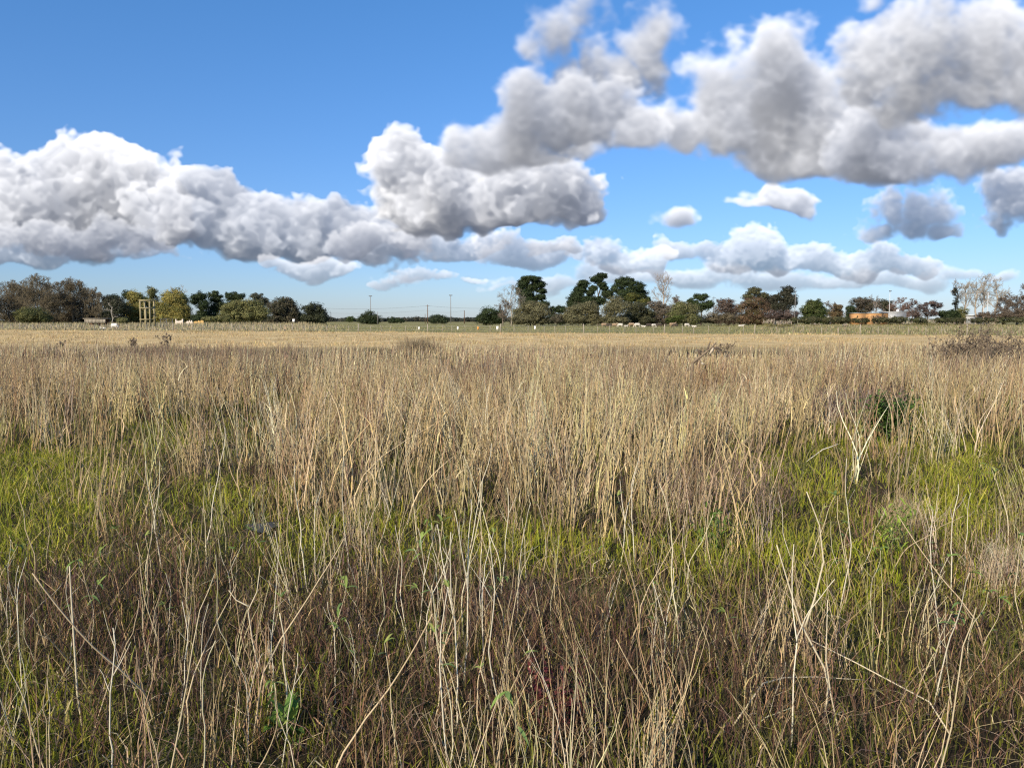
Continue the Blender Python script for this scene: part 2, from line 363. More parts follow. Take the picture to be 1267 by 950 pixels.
sc.view_settings.exposure = EXPOSURE; sc.view_settings.gamma = 1
sc.render.engine = 'CYCLES'; sc.cycles.use_denoising = False
sc.cycles.max_bounces = 5; sc.cycles.diffuse_bounces = 3; sc.cycles.glossy_bounces = 2; sc.cycles.transmission_bounces = 3
sc.cycles.filter_width = 1.25; sc.cycles.sample_clamp_indirect = 4

# ------------------------------------------------------------------ ground: one sheet out to the horizon
def axis_pts(near, step, far, mid=0.0, mstep=0.0):
    a = list(np.arange(0, near, step)); s = step; x = near
    while x < far: a.append(x); s *= 1.16; x += s
    a.append(far); return a
xp = axis_pts(9, .14, 6000); xs = np.array(sorted([-q for q in xp[1:]] + xp))
yp = axis_pts(13, .14, 6000); ys = np.array([-q for q in reversed(axis_pts(3, .5, 400)[1:])] + yp)
X, Y = np.meshgrid(xs, ys); Z = ground_z(X, Y)
nx, ny = len(xs), len(ys)
i = (np.arange(ny - 1) * nx)[:, None] + np.arange(nx - 1)[None, :]
g = MB(); g.add(np.stack([X, Y, Z], -1).reshape(-1, 3), np.stack([i, i + 1, i + 1 + nx, i + nx], -1).reshape(-1, 4))
m, nt, p = new_mat('field_soil_and_turf'); N = nt.nodes; LK = nt.links
geo = N.new('ShaderNodeNewGeometry'); sp = N.new('ShaderNodeSeparateXYZ'); LK.new(geo.outputs['Position'], sp.inputs[0])
def noise_node(scale, detail=5, st=(1, 1, 1)):
    mp = N.new('ShaderNodeMapping'); mp.inputs['Scale'].default_value = st; LK.new(geo.outputs['Position'], mp.inputs[0])
    n = N.new('ShaderNodeTexNoise'); n.inputs['Scale'].default_value = scale; n.inputs['Detail'].default_value = detail
    LK.new(mp.outputs[0], n.inputs['Vector']); return n.outputs['Fac']
def ramp(fac, stops):
    r = N.new('ShaderNodeValToRGB'); e = r.color_ramp.elements
    while len(e) < len(stops): e.new(.5)
    for k, (pos, c) in enumerate(stops): e[k].position = pos; e[k].color = (*c, 1)
    LK.new(fac, r.inputs[0]); return r.outputs[0]
def mixc(fac, a, b):
    x = N.new('ShaderNodeMix'); x.data_type = 'RGBA'; LK.new(fac, x.inputs[0]); LK.new(a, x.inputs[6]); LK.new(b, x.inputs[7]); return x.outputs[2]
def step(v, lo, hi):
    r = N.new('ShaderNodeMapRange'); r.inputs[1].default_value = lo; r.inputs[2].default_value = hi; r.interpolation_type = 'SMOOTHSTEP'; LK.new(v, r.inputs[0]); return r.outputs[0]
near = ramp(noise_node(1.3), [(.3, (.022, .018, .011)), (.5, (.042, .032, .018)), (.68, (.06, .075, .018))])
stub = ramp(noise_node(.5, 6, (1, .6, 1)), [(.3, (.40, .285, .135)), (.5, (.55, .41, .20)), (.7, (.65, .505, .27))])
turf = ramp(noise_node(.12, 6, (1, .5, 1)), [(.3, (.17, .17, .065)), (.5, (.24, .22, .09)), (.7, (.31, .26, .12))])
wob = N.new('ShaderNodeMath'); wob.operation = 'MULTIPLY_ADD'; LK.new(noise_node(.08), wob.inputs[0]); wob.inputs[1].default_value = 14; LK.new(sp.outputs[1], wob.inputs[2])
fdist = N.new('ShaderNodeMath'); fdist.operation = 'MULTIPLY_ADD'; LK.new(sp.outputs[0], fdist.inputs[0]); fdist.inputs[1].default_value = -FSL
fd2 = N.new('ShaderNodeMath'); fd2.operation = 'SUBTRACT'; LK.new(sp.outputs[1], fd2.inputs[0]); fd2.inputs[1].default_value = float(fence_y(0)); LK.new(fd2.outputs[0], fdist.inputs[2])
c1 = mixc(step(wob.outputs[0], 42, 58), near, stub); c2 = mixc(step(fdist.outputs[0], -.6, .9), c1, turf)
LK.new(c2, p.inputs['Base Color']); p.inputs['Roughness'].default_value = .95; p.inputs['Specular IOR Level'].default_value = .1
bp = N.new('ShaderNodeBump'); bp.inputs['Strength'].default_value = .6; bp.inputs['Distance'].default_value = .05; LK.new(noise_node(14, 4), bp.inputs['Height']); LK.new(bp.outputs[0], p.inputs['Normal'])
tag(g.build('ground', m, None, True), kind='structure')

# shallow puddle between the grass
def puddle(px, py, rx, ry):
    u, v = px2uv(px, py); Yd = -EYE / v; x = u * Yd
    b = MB(); k = 26; ang = np.arange(k) / k * 6.283
    rr = 1 + .22 * np.sin(ang * 3 + px) + .12 * np.sin(ang * 5 + 1)
    zz = float(ground_z(x, Yd)) + .035
    b.add([(x, Yd, zz)] + [(x + rx * r_ * math.cos(a_), Yd + ry * r_ * math.sin(a_), zz) for r_, a_ in zip(rr, ang)], None, [(0, 1 + q, 1 + (q + 1) % k) for q in range(k)])
    return b
mw, nt, p = new_mat('muddy_water')
p.inputs['Base Color'].default_value = (.06, .055, .045, 1); p.inputs['Roughness'].default_value = .45; p.inputs['Specular IOR Level'].default_value = .3
nz = nt.nodes.new('ShaderNodeTexNoise'); nz.inputs['Scale'].default_value = 30; b_ = nt.nodes.new('ShaderNodeBump'); b_.inputs['Strength'].default_value = .05
nt.links.new(nz.outputs['Fac'], b_.inputs['Height']); nt.links.new(b_.outputs[0], p.inputs['Normal'])
tag(puddle(326, 671, .12, .13).build('puddle', mw), kind='structure')

# ------------------------------------------------------------------ ground cover
def root_px(x, y):
    return uv2px(x / y, -EYE / y)
def blobs(px, py, L):
    m_ = np.zeros_like(px)
    for (cx, cy, rx, ry, a) in L: m_ = np.maximum(m_, a * np.exp(-(((px - cx) / rx) ** 2 + ((py - cy) / ry) ** 2)))
    return m_
GREEN = [(590, 690, 150, 22, .7), (430, 680, 60, 30, .7), (790, 690, 90, 26, .7), (10, 640, 120, 80, 1), (120, 600, 70, 40, .7), (215, 660, 60, 30, .6), (370, 690, 110, 34, 1), (300, 640, 60, 25, .6), (470, 690, 80, 36, 1), (560, 700, 60, 26, .6), (700, 692, 80, 28, .95),
         (860, 705, 60, 34, .95), (960, 695, 90, 34, .7), (1075, 715, 60, 40, 1), (1190, 630, 80, 70, .7), (1000, 600, 80, 40, .6), (1090, 545, 60, 26, .9), (900, 620, 60, 40, .55),
         (210, 545, 90, 34, .4), (420, 480, 90, 26, .4), (240, 640, 50, 40, .4), (1240, 720, 60, 30, .7), (20, 900, 120, 50, .6), (350, 905, 60, 40, .5)]
BROWN = [(110, 790, 200, 70, 1), (250, 730, 130, 34, .8), (540, 755, 150, 40, 1), (650, 830, 200, 60, .9), (930, 760, 90, 40, .7), (1180, 760, 120, 60, .9), (400, 830, 200, 70, .8),
         (1000, 860, 300, 70, .9), (870, 600, 70, 60, .7), (820, 640, 60, 50, .6), (1100, 500, 70, 22, .6), (200, 620, 60, 60, .6), (640, 900, 700, 60, .8), (1190, 700, 80, 30, .8), (330, 610, 60, 40, .5)]
def field_masks(x, y):
    px, py = root_px(x, y)
    px = px + 40 * (vnoise(x, y, .8, 21) - .5); py = py + 26 * (vnoise(x, y, .7, 22) - .5)
    gr = blobs(px, py, GREEN) * (.65 + 1.0 * vnoise(x, y, .55, 23)); br = blobs(px, py, BROWN)
    return px, py, np.clip(gr, 0, 1), np.clip(br, 0, 1)
def open_water(x, y):
    px, py = root_px(x, y); return 1 - np.clip(1.3 * np.exp(-((px - 326) / 26) ** 2 - ((py - 676) / 12) ** 2), 0, 1)
def scatter(n, y0, y1, power=1.0, margin=1.2, half=.70):
    """points on the ground between two distances, denser near the camera for power < 2"""
    t = RNG.uniform(0, 1, n); y = (y0 ** power + t * (y1 ** power - y0 ** power)) ** (1 / power)
    x = RNG.uniform(-1, 1, n) * (half * y + margin)
    return x, y
STRAW = [(.56, .46, .285), (.46, .355, .20), (.36, .26, .145), (.63, .545, .38), (.30, .205, .125), (.50, .42, .23)]
def base(x, y, dz=-.02): return np.stack([x, y, ground_z(x, y) + dz], 1)

# dry stalks of the marsh: the standing mass from five metres on
STRAW = [(.67, .535, .315), (.57, .435, .235), (.43, .305, .17), (.75, .63, .42), (.35, .235, .145), (.60, .49, .26)]
def reeds():
    mb = MB()
    # near and middle block: tufts of stalks that grow from one crown and lean together
    x, y = scatter(6000, 4.4, 18.5, 1.2)
    px, py, gr, br = field_masks(x, y)
    cl = vnoise(x, y, .55, 31) * .5 + vnoise(x, y, 1.6, 32) * .5
    right = np.clip((px - 800) / 160, 0, 1)
    left = np.clip((260 - px) / 220, 0, 1)
    frontier = 705 - 60 * right - 25 * left + 60 * (vnoise(x, y, 1.0, 33) - .5) + 14 * np.sin(px / 55)
    inside = np.clip((frontier - py) / 110, 0, 1)
    dens = (.05 + 1.0 * inside) * np.clip(.05 + 1.9 * (cl - .26), .02, 1) * (1 - .95 * np.clip(gr * 1.7, 0, 1)) * (1 - .42 * right * np.clip((py - 480) / 90, 0, 1)) * (1 - .30 * left * np.clip((py - 520) / 60, 0, 1))
    k = RNG.uniform(0, 1, len(x)) < dens * open_water(x, y)
    x, y, px, py, cl, inside = x[k], y[k], px[k], py[k], cl[k], inside[k]
    nt_ = len(x); per = RNG.integers(4, 14, nt_); per = np.maximum(3, (per * (.5 + .8 * cl)).astype(int))
    idx = np.repeat(np.arange(nt_), per); n = len(idx)
    tr = RNG.uniform(.03, .14, nt_)[idx]
    xr, yr = x[idx] + RNG.normal(0, 1, n) * tr, y[idx] + RNG.normal(0, 1, n) * tr
    hb = .94 * (.50 + .52 * np.clip(cl * 1.5 - .12, 0, 1)) * RNG.uniform(.72, 1.2, nt_) * (.90 + .14 * inside)
    hb *= 1 - blobs(px, py, [(870, 480, 40, 60, .45), (1060, 520, 70, 40, .45)])
    h = np.minimum(hb[idx] * RNG.uniform(.6, 1.22, n), RNG.uniform(.95, 1.12, n))
    ld, lm = RNG.normal(.3, 1.6, nt_)[idx] + RNG.normal(0, .8, n), np.abs(RNG.normal(.05, .11, nt_))[idx] + np.abs(RNG.normal(.05, .13, n))
    wild = RNG.uniform(0, 1, n) < .06; lm = np.where(wild, lm + RNG.uniform(.3, .9, n), lm)
    c0 = palette(nt_, STRAW, [4, 4, 2.6, 3, 1.8, 2], .16)[idx] * (1 + RNG.normal(0, .16, (n, 1)))
    c0 = c0 * (.74 + .5 * vnoise(xr, yr, 1.7, 34)[:, None])
    bn = np.clip((vnoise(xr, yr, 2.6, 35) - .5) * 4 + .25 * left[k][idx], 0, 1)[:, None] * .6
    c0 = c0 * (1 - bn) + bn * c0 * np.array([.74, .60, .52])
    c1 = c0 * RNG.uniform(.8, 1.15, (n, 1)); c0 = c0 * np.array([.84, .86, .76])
    wd = RNG.uniform(.0035, .0115, n) * (1 + .035 * yr)
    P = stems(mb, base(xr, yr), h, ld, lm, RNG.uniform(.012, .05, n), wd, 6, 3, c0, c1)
    # withered leaves and side twigs on some of them
    for rep in range(2):
        s = RNG.uniform(0, 1, n) < .42; k = int(s.sum()); r0 = P[s][np.arange(k), RNG.integers(1, 6, k)]
        stems(mb, r0, RNG.uniform(.06, .24, k), RNG.uniform(0, 6.28, k), RNG.uniform(.15, .9, k), RNG.uniform(0, .06, k), RNG.uniform(.004, .011, k) * (1 + .02 * r0[:, 1]), 3, 2, c0[s] * 1.05, c0[s], RNG.uniform(0, .8, k))
    # far block
    x, y = scatter(84000, 15, 46, 1.3, 3)
    px, py, gr, br = field_masks(x, y)
    cl = vnoise(x, y, .9, 36) * .5 + vnoise(x, y, 3.1, 37) * .5
    endy = 39 + 15 * (vnoise(x, y, 7, 38) - .5) + 7 * (vnoise(x, y, 2.4, 46) - .5) + np.clip((px - 900) / 300, 0, 1) * -5
    dens = np.clip((endy - y) / 7, 0, 1) * np.clip(.12 + 1.7 * (cl - .27), .04, 1)
    k = RNG.uniform(0, 1, len(x)) < dens; x, y, px, py, cl = x[k], y[k], px[k], py[k], cl[k]; n = len(x)
    h = (.30 + .62 * cl) * (.72 + .5 * vnoise(x, y, 5.5, 47)) * RNG.uniform(.6, 1.3, n) * (1 - .25 * np.clip((y - 26) / 14, 0, 1))
    sh = blobs(px, py, [(870, 470, 34, 40, .4)]); h *= 1 - sh
    c0 = palette(n, STRAW + [(.25, .16, .115), (.20, .13, .10)], [4, 4, 3, 3, 2, 2, 2, 1.2], .2) * (.70 + .55 * vnoise(x, y, 3.4, 39)[:, None])
    dk = np.clip((vnoise(x, y, 4.2, 40) - .5) * 5, 0, 1)[:, None] * .72
    c0 = c0 * (1 - dk) + dk * palette(n, [(.17, .11, .08), (.24, .155, .11)], [1, 1], .2)
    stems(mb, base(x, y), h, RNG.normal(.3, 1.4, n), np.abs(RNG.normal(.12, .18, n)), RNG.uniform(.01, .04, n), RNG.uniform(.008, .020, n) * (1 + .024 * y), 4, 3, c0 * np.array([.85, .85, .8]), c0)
    return mb.build('reed_bed', M_STEM)
tag(reeds(), 'dense stand of dry straw coloured marsh stalks filling the middle of the field', 'reeds', kind='stuff')

# low brown twiggy plants
def undergrowth():
    mb = MB()
    x, y = scatter(92000, 1.9, 13, .75)
    px, py, gr, br = field_masks(x, y)
    dens = np.clip(.24 + .8 * br - .6 * gr, .03, 1) * np.clip(-.05 + 1.6 * vnoise(x, y, .35, 41), .05, 1) * np.where(y < 5.5, 1, .5)
    k = RNG.uniform(0, 1, len(x)) < dens * open_water(x, y); x, y, br = x[k], y[k], br[k]; n = len(x)
    h = RNG.uniform(.10, .36, n) * (.45 + .9 * vnoise(x, y, .6, 42)) * (.75 + .4 * br)
    c0 = palette(n, [(.11, .062, .040), (.058, .036, .026), (.19, .108, .06), (.105, .050, .038), (.10, .09, .032), (.42, .29, .14)], [3, 3, 2, 1.4, 2.4, 1.0], .22)
    P = stems(mb, base(x, y), h, RNG.uniform(0, 6.28, n), np.abs(RNG.normal(.25, .3, n)), RNG.uniform(.01, .06, n), RNG.uniform(.0018, .0042, n) * (1 + .05 * y), 4, 2, c0, c0 * 1.2)
    for rep in range(3):
        s = RNG.uniform(0, 1, n) < .9; r0 = P[s][np.arange(s.sum()), RNG.integers(1, 5, s.sum())]; k = len(r0)
        stems(mb, r0, RNG.uniform(.04, .13, k), RNG.uniform(0, 6.28, k), RNG.uniform(.2, .9, k), RNG.uniform(0, .06, k), RNG.uniform(.0015, .004, k) * (1 + .06 * r0[:, 1]), 2, 2, c0[s], c0[s] * 1.25, RNG.uniform(0, .3, k))
    # clumps of thin straw leaning over each other
    x, y = scatter(800, 2.0, 6.5, .9); px, py, gr, br = field_masks(x, y)
    k = RNG.uniform(0, 1, len(x)) < np.clip((vnoise(x, y, .5, 45) - .38) * 3, .05, 1) * np.clip((px - 150) / 250, .25, 1) * (1 - .6 * gr); x, y = x[k], y[k]
    per = RNG.integers(3, 11, len(x)); idx = np.repeat(np.arange(len(x)), per); n = len(idx)
    xr, yr = x[idx] + RNG.normal(0, .035, n), y[idx] + RNG.normal(0, .035, n)
    c0 = palette(len(x), STRAW + [(.34, .21, .13)], [3, 3, 2.5, 2, 2, 2, 1.2], .15)[idx] * (1 + RNG.normal(0, .15, (n, 1)))
    P = stems(mb, base(xr, yr), RNG.uniform(.25, .62, n), RNG.uniform(0, 6.28, len(x))[idx] + RNG.normal(0, .5, n), RNG.uniform(.02, .26, len(x))[idx] + np.abs(RNG.normal(0, .15, n)), RNG.uniform(.01, .06, n), RNG.uniform(.0028, .0060, n), 6, 3, c0 * .9, c0)
    # flattened litter
    x, y = scatter(8000, 2.0, 9, 1.0); n = len(x)
    r = base(x, y, .01); r[:, 2] += RNG.uniform(0, .10, n)
    c0 = palette(n, STRAW + [(.13, .09, .06)], [1, 2, 3, .5, 3, 1, 9], .2)
    stems(mb, r, RNG.uniform(.05, .3, n), RNG.uniform(0, 6.28, n), RNG.uniform(.8, 2.2, n), RNG.uniform(0, .06, n), RNG.uniform(.002, .006, n), 4, 2, c0, c0, RNG.uniform(.5, .95, n))
    return mb.build('undergrowth', M_STEM)
tag(undergrowth(), 'matted low brown twiggy undergrowth covering the front of the field', 'undergrowth', kind='stuff')

# fresh green grass at the bottom of the stalks
def grass():
    mb = MB()
    x, y = scatter(230000, 1.9, 19, .85)
    px, py, gr, br = field_masks(x, y)
    dens = np.clip(.20 + 1.2 * gr - .05 * br + .22 * (y < 5) + .10 * np.exp(-((py - 660) / 90) ** 2), .03, 1) * np.clip(.3 + 1.1 * vnoise(x, y, .25, 51), 0, 1)
    k = RNG.uniform(0, 1, len(x)) < dens * open_water(x, y); x, y, gr = x[k], y[k], gr[k]; n = len(x)
    h = RNG.uniform(.06, .22, n) * (1.0 + .15 * gr) * (.7 + .7 * vnoise(x, y, .4, 52))
    c0 = palette(n, [(.33, .35, .025), (.25, .28, .025), (.42, .41, .048), (.12, .15, .02), (.44, .39, .08), (.44, .35, .14)], [4, 3, 3, 1.8, 1.8, 2.0], .18)
    dull = (1 - np.clip(gr * 1.6, 0, 1))[:, None] * .6
    c0 = c0 * (1 - dull) + dull * np.array([.12, .12, .03])
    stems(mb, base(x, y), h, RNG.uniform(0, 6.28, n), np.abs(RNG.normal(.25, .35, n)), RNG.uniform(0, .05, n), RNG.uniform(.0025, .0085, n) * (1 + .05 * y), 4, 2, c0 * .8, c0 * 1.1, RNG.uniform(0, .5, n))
    return mb.build('green_grass', M_BLADE)
tag(grass(), 'bright yellow green grass growing low between the dry stalks', 'grass', kind='stuff')

# ochre grass of the open field, and the pasture behind the fence
def meadow():
    mb = MB()
    x, y = scatter(150000, 36, 129, 1.1, 8); k = y < fence_y(x) - .2 + RNG.normal(0, .35, len(x)); x, y = x[k], y[k]
    px, py, _, _ = field_masks(x, y)
    tus = np.clip((.5 * vnoise(x + .31 * y, y - .2 * x, 2.2, 61) + .3 * vnoise(x - .4 * y, y + .3 * x, .8, 64) + .2 * vnoise(x + .9 * y, y - .8 * x, 9, 65) - .47) * 3.4, 0, 1)
    k = RNG.uniform(0, 1, len(x)) < np.clip((y - 34) / 12, 0, 1) * (.35 + .65 * tus); x, y, tus = x[k], y[k], tus[k]; n = len(x)
    h = RNG.uniform(.08, .20, n) * (.6 + 1.5 * tus)
    c0 = palette(n, [(.64, .485, .25), (.56, .41, .19), (.70, .55, .32), (.44, .32, .15), (.37, .31, .14)], [4, 4, 3, 2, 1.2], .15) * (.75 + .45 * vnoise(x, y, 7, 62))[:, None]
    stems(mb, base(x, y), h, RNG.uniform(0, 6.28, n), np.abs(RNG.normal(.35, .3, n)), RNG.uniform(0, .05, n), RNG.uniform(.015, .04, n) * (.5 + y / 90), 3, 2, c0 * .9, c0, RNG.uniform(0, .3, n))
    return mb.build('meadow_grass', M_BLADE)
tag(meadow(), 'short ochre grass of the open field in front of the wire fence', 'grass', kind='stuff')
def pasture():
    mb = MB()
    x, y = scatter(150000, 78, 255, 1.0, 20); k = y > fence_y(x) + .1 + RNG.normal(0, .3, len(x)); x, y = x[k], y[k]
    px, py, _, _ = field_masks(x, y)
    lf = np.clip((430 - px) / 50, 0, 1); rt = np.clip((px - 880) / 90, 0, 1); mid = (1 - lf) * (1 - rt)
    k = RNG.uniform(0, 1, len(x)) < np.clip(lf + rt * .9 + mid * .5, 0, 1) * np.clip((260 - y) / 90, .3, 1) * np.clip(y / 130, 0, 1) ** 1.5; x, y, lf, rt, mid = x[k], y[k], lf[k], rt[k], mid[k]; n = len(x)
    h = RNG.uniform(.6, 1.15, n) * np.clip(.35 + (y - fence_y(x)) / 25, .35, 1) * (lf * (.62 + .38 * np.clip((y - fence_y(x)) / 30, 0, 1)) + rt * .55 + mid * .16) * (.6 + .7 * vnoise(x, y, 5, 63))
    tan = palette(n, [(.48, .39, .23), (.40, .33, .18), (.54, .45, .28), (.31, .28, .13)], [3, 3, 2, 2], .15)
    grn = palette(n, [(.27, .26, .10), (.33, .29, .13), (.22, .22, .08)], [2, 2, 2], .15)
    olv = palette(n, [(.31, .28, .13), (.44, .36, .22), (.24, .225, .09)], [2, 1.6, 2], .15)
    c0 = tan * lf[:, None] + olv * rt[:, None] + grn * mid[:, None]
    stems(mb, base(x, y), h, RNG.uniform(0, 6.28, n), np.abs(RNG.normal(.2, .2, n)), RNG.uniform(0, .04, n), RNG.uniform(.10, .20, n), 3, 2, c0 * .92, c0)
    return mb.build('pasture_grass', M_BLADE)
tag(pasture(), 'rough pasture grass behind the wire fence', 'grass', kind='stuff')
# ------------------------------------------------------------------ single stalks of the foreground
PALE = [(.76, .65, .44), (.70, .58, .36), (.80, .72, .54), (.58, .45, .27), (.72, .65, .42)]
def kinked(h, segs=13, lean=.1, kink=.05, rng=None):
    """centre line of a wiry stalk: straight pieces between joints, each joint changing the direction a little"""
    a = rng.uniform(0, 6.28); dx, dy = lean * math.cos(a), lean * math.sin(a)
    p = np.zeros(3); pts = [p.copy()]
    for k in range(segs):
        if rng.uniform() < .6: dx += rng.normal(0, kink * 2.2); dy += rng.normal(0, kink * 2.2)
        dx *= .93; dy *= .93
        d = np.array([dx, dy, 1.0]); d /= np.linalg.norm(d)
        p = p + d * h / segs; pts.append(p.copy())
    return np.array(pts)
def leaf(mb, p, a, L, wd, up, col, droop=.5):
    """a narrow pointed leaf with a folded midrib that bends over"""
    k = 6; d = np.array([math.cos(a), math.sin(a), 0]); s = np.array([-d[1], d[0], 0]); V = []
    for j in range(k + 1):
        t = j / k
        c = p + d * L * t * (1 - .25 * t) + np.array([0, 0, 1]) * L * (up * t - droop * t * t)
        ww = wd * math.sin(math.pi * min(1, .06 + .94 * t) ** .8) * .5
        V += [c - s * ww + np.array([0, 0, ww * .35]), c, c + s * ww + np.array([0, 0, ww * .35])]
    q = []
    for j in range(k):
        b = j * 3; q += [(b, b + 1, b + 4, b + 3), (b + 1, b + 2, b + 5, b + 4)]
    mb.add(V, q, None, np.array(col) * random.uniform(.85, 1.15))
def stalk_mesh(h, r, rng, fork=False, branches=0, lean=.05):
    mb = MB(); pts = kinked(h, 13, lean, rng.uniform(.04, .085), rng); c = np.array(PALE[rng.integers(len(PALE))]) * rng.uniform(.82, 1.1)
    t = np.linspace(0, 1, len(pts))[:, None]
    cols = c * (1.02 - .12 * t) + rng.normal(0, .02, (len(pts), 1))
    mb.tube(pts, r * (1 - .55 * t[:, 0]), 5, np.clip(cols, .02, .8))
    if fork:
        k = int(rng.integers(5, 8)); q = kinked(h * rng.uniform(.4, .55), 8, .28, .05, rng) + pts[k]
        mb.tube(q, np.linspace(r * .75, r * .35, len(q)), 5, c)
    for _ in range(branches):
        k = int(rng.integers(4, 12)); q = kinked(h * rng.uniform(.08, .2), 4, .8, .1, rng) + pts[k]
        mb.tube(q, np.linspace(r * .5, r * .2, len(q)), 3, c * .9)
    return mb, pts, c
srng = np.random.default_rng(77)
GREENS = [(.18, .27, .06), (.25, .32, .075), (.15, .23, .07), (.36, .38, .10)]
def plain_proto(i):
    mb, _, _ = stalk_mesh(srng.uniform(.62, 1.02), srng.uniform(.0028, .0052), srng, False, int(srng.integers(0, 4)))
    return tag(mb.build('dry_stalk', M_STEM, None, True), 'bare unforked pale wiry stalk rising from the brown undergrowth nearest the camera', 'stalk', 'bare foreground stalks')
def fork_proto(i):
    mb, _, _ = stalk_mesh(srng.uniform(.65, .98), srng.uniform(.0030, .0052), srng, True, int(srng.integers(0, 3)))
    return tag(mb.build('forked_stalk', M_STEM, None, True), 'bare pale stalk that forks into two arms in the foreground undergrowth', 'stalk', 'forked foreground stalks')
def leafy_proto(i):
    t = thing('leafy_stalk', 'pale foreground stalk ending in a tuft of narrow green leaves', 'stalk', group='leafy foreground stalks')
    mb, pts, c = stalk_mesh(srng.uniform(.55, .9), srng.uniform(.0030, .0046), srng, False, 1)
    mb.build('stem', M_STEM, t, True)
    for q in range(int(srng.integers(3, 7))):
        lb = MB(); k = -1 if q < 3 else int(srng.integers(8, 13))
        leaf(lb, pts[k], srng.uniform(0, 6.28), srng.uniform(.06, .125), srng.uniform(.013, .022), srng.uniform(.2, 1.0), GREENS[srng.integers(4)], srng.uniform(.2, .9))
        lb.build('leaf', M_LEAF, t)
    return t
protos = {'plain': [plain_proto(i) for i in range(18)], 'fork': [fork_proto(i) for i in range(7)], 'leafy': [leafy_proto(i) for i in range(8)]}
used = set()
def put(kind, x, y, rz, s=1.0, tilt=(0, 0)):
    k = int(srng.integers(len(protos[kind]))); o = protos[kind][k]
    if (kind, k) in used: o = copy_tree(o)
    used.add((kind, k))
    o.location = (x, y, float(ground_z(x, y)) - .02); o.rotation_euler = (tilt[0], tilt[1], rz); o.scale = (s, s, s)
    return o
spots = []
while len(spots) < 240:
    y = 2.25 + 2.7 * srng.uniform(); x = srng.uniform(-1, 1) * (.70 * y + .35)
    px, py = root_px(np.array([x]), np.array([y]))
    if vnoise(x, y, .40, 71) < .42 + .14 * srng.uniform() and srng.uniform() < .85: continue
    spots.append((x, y))
left_over = [(k, i) for k in protos for i in range(len(protos[k]))]
for n_, (x, y) in enumerate(spots):
    kind = 'leafy' if n_ % 4 == 0 else ('fork' if n_ % 7 == 1 else 'plain')
    steep = srng.uniform() < .09
    put(kind, x, y, srng.uniform(0, 6.28), srng.uniform(.42, .92), (srng.normal(0, .26 if steep else .06), srng.normal(0, .28 if steep else .07)))
for k in protos:                     # a source that was never needed does not stay at the origin
    for i, o in enumerate(protos[k]):
        if (k, i) not in used:
            for ch in list(o.children): bpy.data.objects.remove(ch)
            bpy.data.objects.remove(o)
def stalk_through(name, label, pix, Y, r, col=(.66, .57, .39), arms=(), leaves=(), dY=0.0):
    """a single stalk whose joints stand where the photograph shows them, at its own distance"""
    def P(L): return np.array([at(px, py, Y + dY * k / max(1, len(L) - 1)) for k, (px, py) in enumerate(L)])
    def smooth(p):
        t = np.linspace(0, len(p) - 1, (len(p) - 1) * 3 + 1)
        return np.stack([np.interp(t, np.arange(len(p)), p[:, j]) for j in range(3)], 1)
    p = smooth(P(pix)); b = p[0].copy()
    gz = float(ground_z(b[0], b[1])) - .02
    if b[2] > gz:
        f = np.array([b[0], b[1], gz])
        if name == 'fallen_stalk': e = p[0] - p[1]; e[2] = 0; f += e / (np.linalg.norm(e) + 1e-6) * 1.3 * (b[2] - gz)
        p = np.vstack([f, p])
    root = thing(name, label, 'stalk', (p[0][0], p[0][1], p[0][2])) if leaves else None
    o0 = p[0].copy()
    mb = MB(); mb.tube(p - o0, np.linspace(r, r * .45, len(p)), 6, col)
    for a in arms: 
        q = smooth(P(a)) - o0; mb.tube(q, np.linspace(r * .8, r * .4, len(q)), 5, col)
    if root is None:
        o = tag(mb.build(name, M_STEM, None, True), label, 'stalk'); o.location = [float(q) for q in o0]; return o
    mb.build('stem', M_STEM, root, True)
    for (lx, ly, ang, L, wd, up, dr, cc) in leaves:
        lb = MB(); leaf(lb, at(lx, ly, Y + dY) - o0, ang, L, wd, up, cc, dr); lb.build('leaf', M_LEAF, root)
    return root
stalk_through('forked_stalk', 'tallest pale crooked stalk, its two long arms spreading above the undergrowth on the right',
    [(1021, 940), (1021, 880), (1025, 850), (1020, 826), (990, 770), (977, 727), (961, 674)], 2.95, .0052, arms=([(996, 775), (1008, 740), (1019, 695), (1014, 650), (998, 608)],))
stalk_through('crooked_stalk', 'pale stalk bent into a swan neck right beside the tallest forked stalk', [(1040, 945), (1038, 905), (1028, 860), (1022, 815), (1024, 742)], 2.85, .0038)
stalk_through('crooked_stalk', 'pale S shaped stalk with a sharp elbow in the lower left foreground', [(338, 945), (341, 915), (355, 890), (355, 850), (350, 815), (352, 790), (346, 758)], 2.8, .0048)
stalk_through('crooked_stalk', 'pale double bent stalk curving up towards the dark puddle on the left', [(332, 945), (330, 900), (322, 840), (312, 790), (307, 755), (318, 732), (322, 700)], 3.1, .0042, arms=([(308, 750), (292, 742), (283, 730)],))
stalk_through('crooked_stalk', 'long pale stalk leaning left over the brown patch at the left edge', [(118, 945), (105, 920), (96, 860), (92, 800), (88, 735), (86, 700)], 2.9, .005)
stalk_through('leafy_stalk', 'pale stalk carrying one broad arched leaf left of the red leaved plant', [(618, 945), (612, 900), (604, 860), (594, 826)], 2.9, .0046, leaves=[(594, 826, 2.7, .05, .016, .2, .6, (.34, .38, .10)), (594, 826, 1.0, .03, .012, .8, .4, (.2, .3, .07))])
stalk_through('leafy_stalk', 'upright pale stalk with a big curved yellow green leaf above the red leaved plant', [(662, 945), (660, 900), (657, 840), (653, 790)], 2.95, .0050, leaves=[(666, 806, 3.4, .085, .018, .35, .5, (.30, .38, .10)), (660, 855, .6, .05, .014, .6, .5, (.16, .26, .06)), (660, 855, 2.4, .04, .012, .8, .4, (.2, .3, .07))])
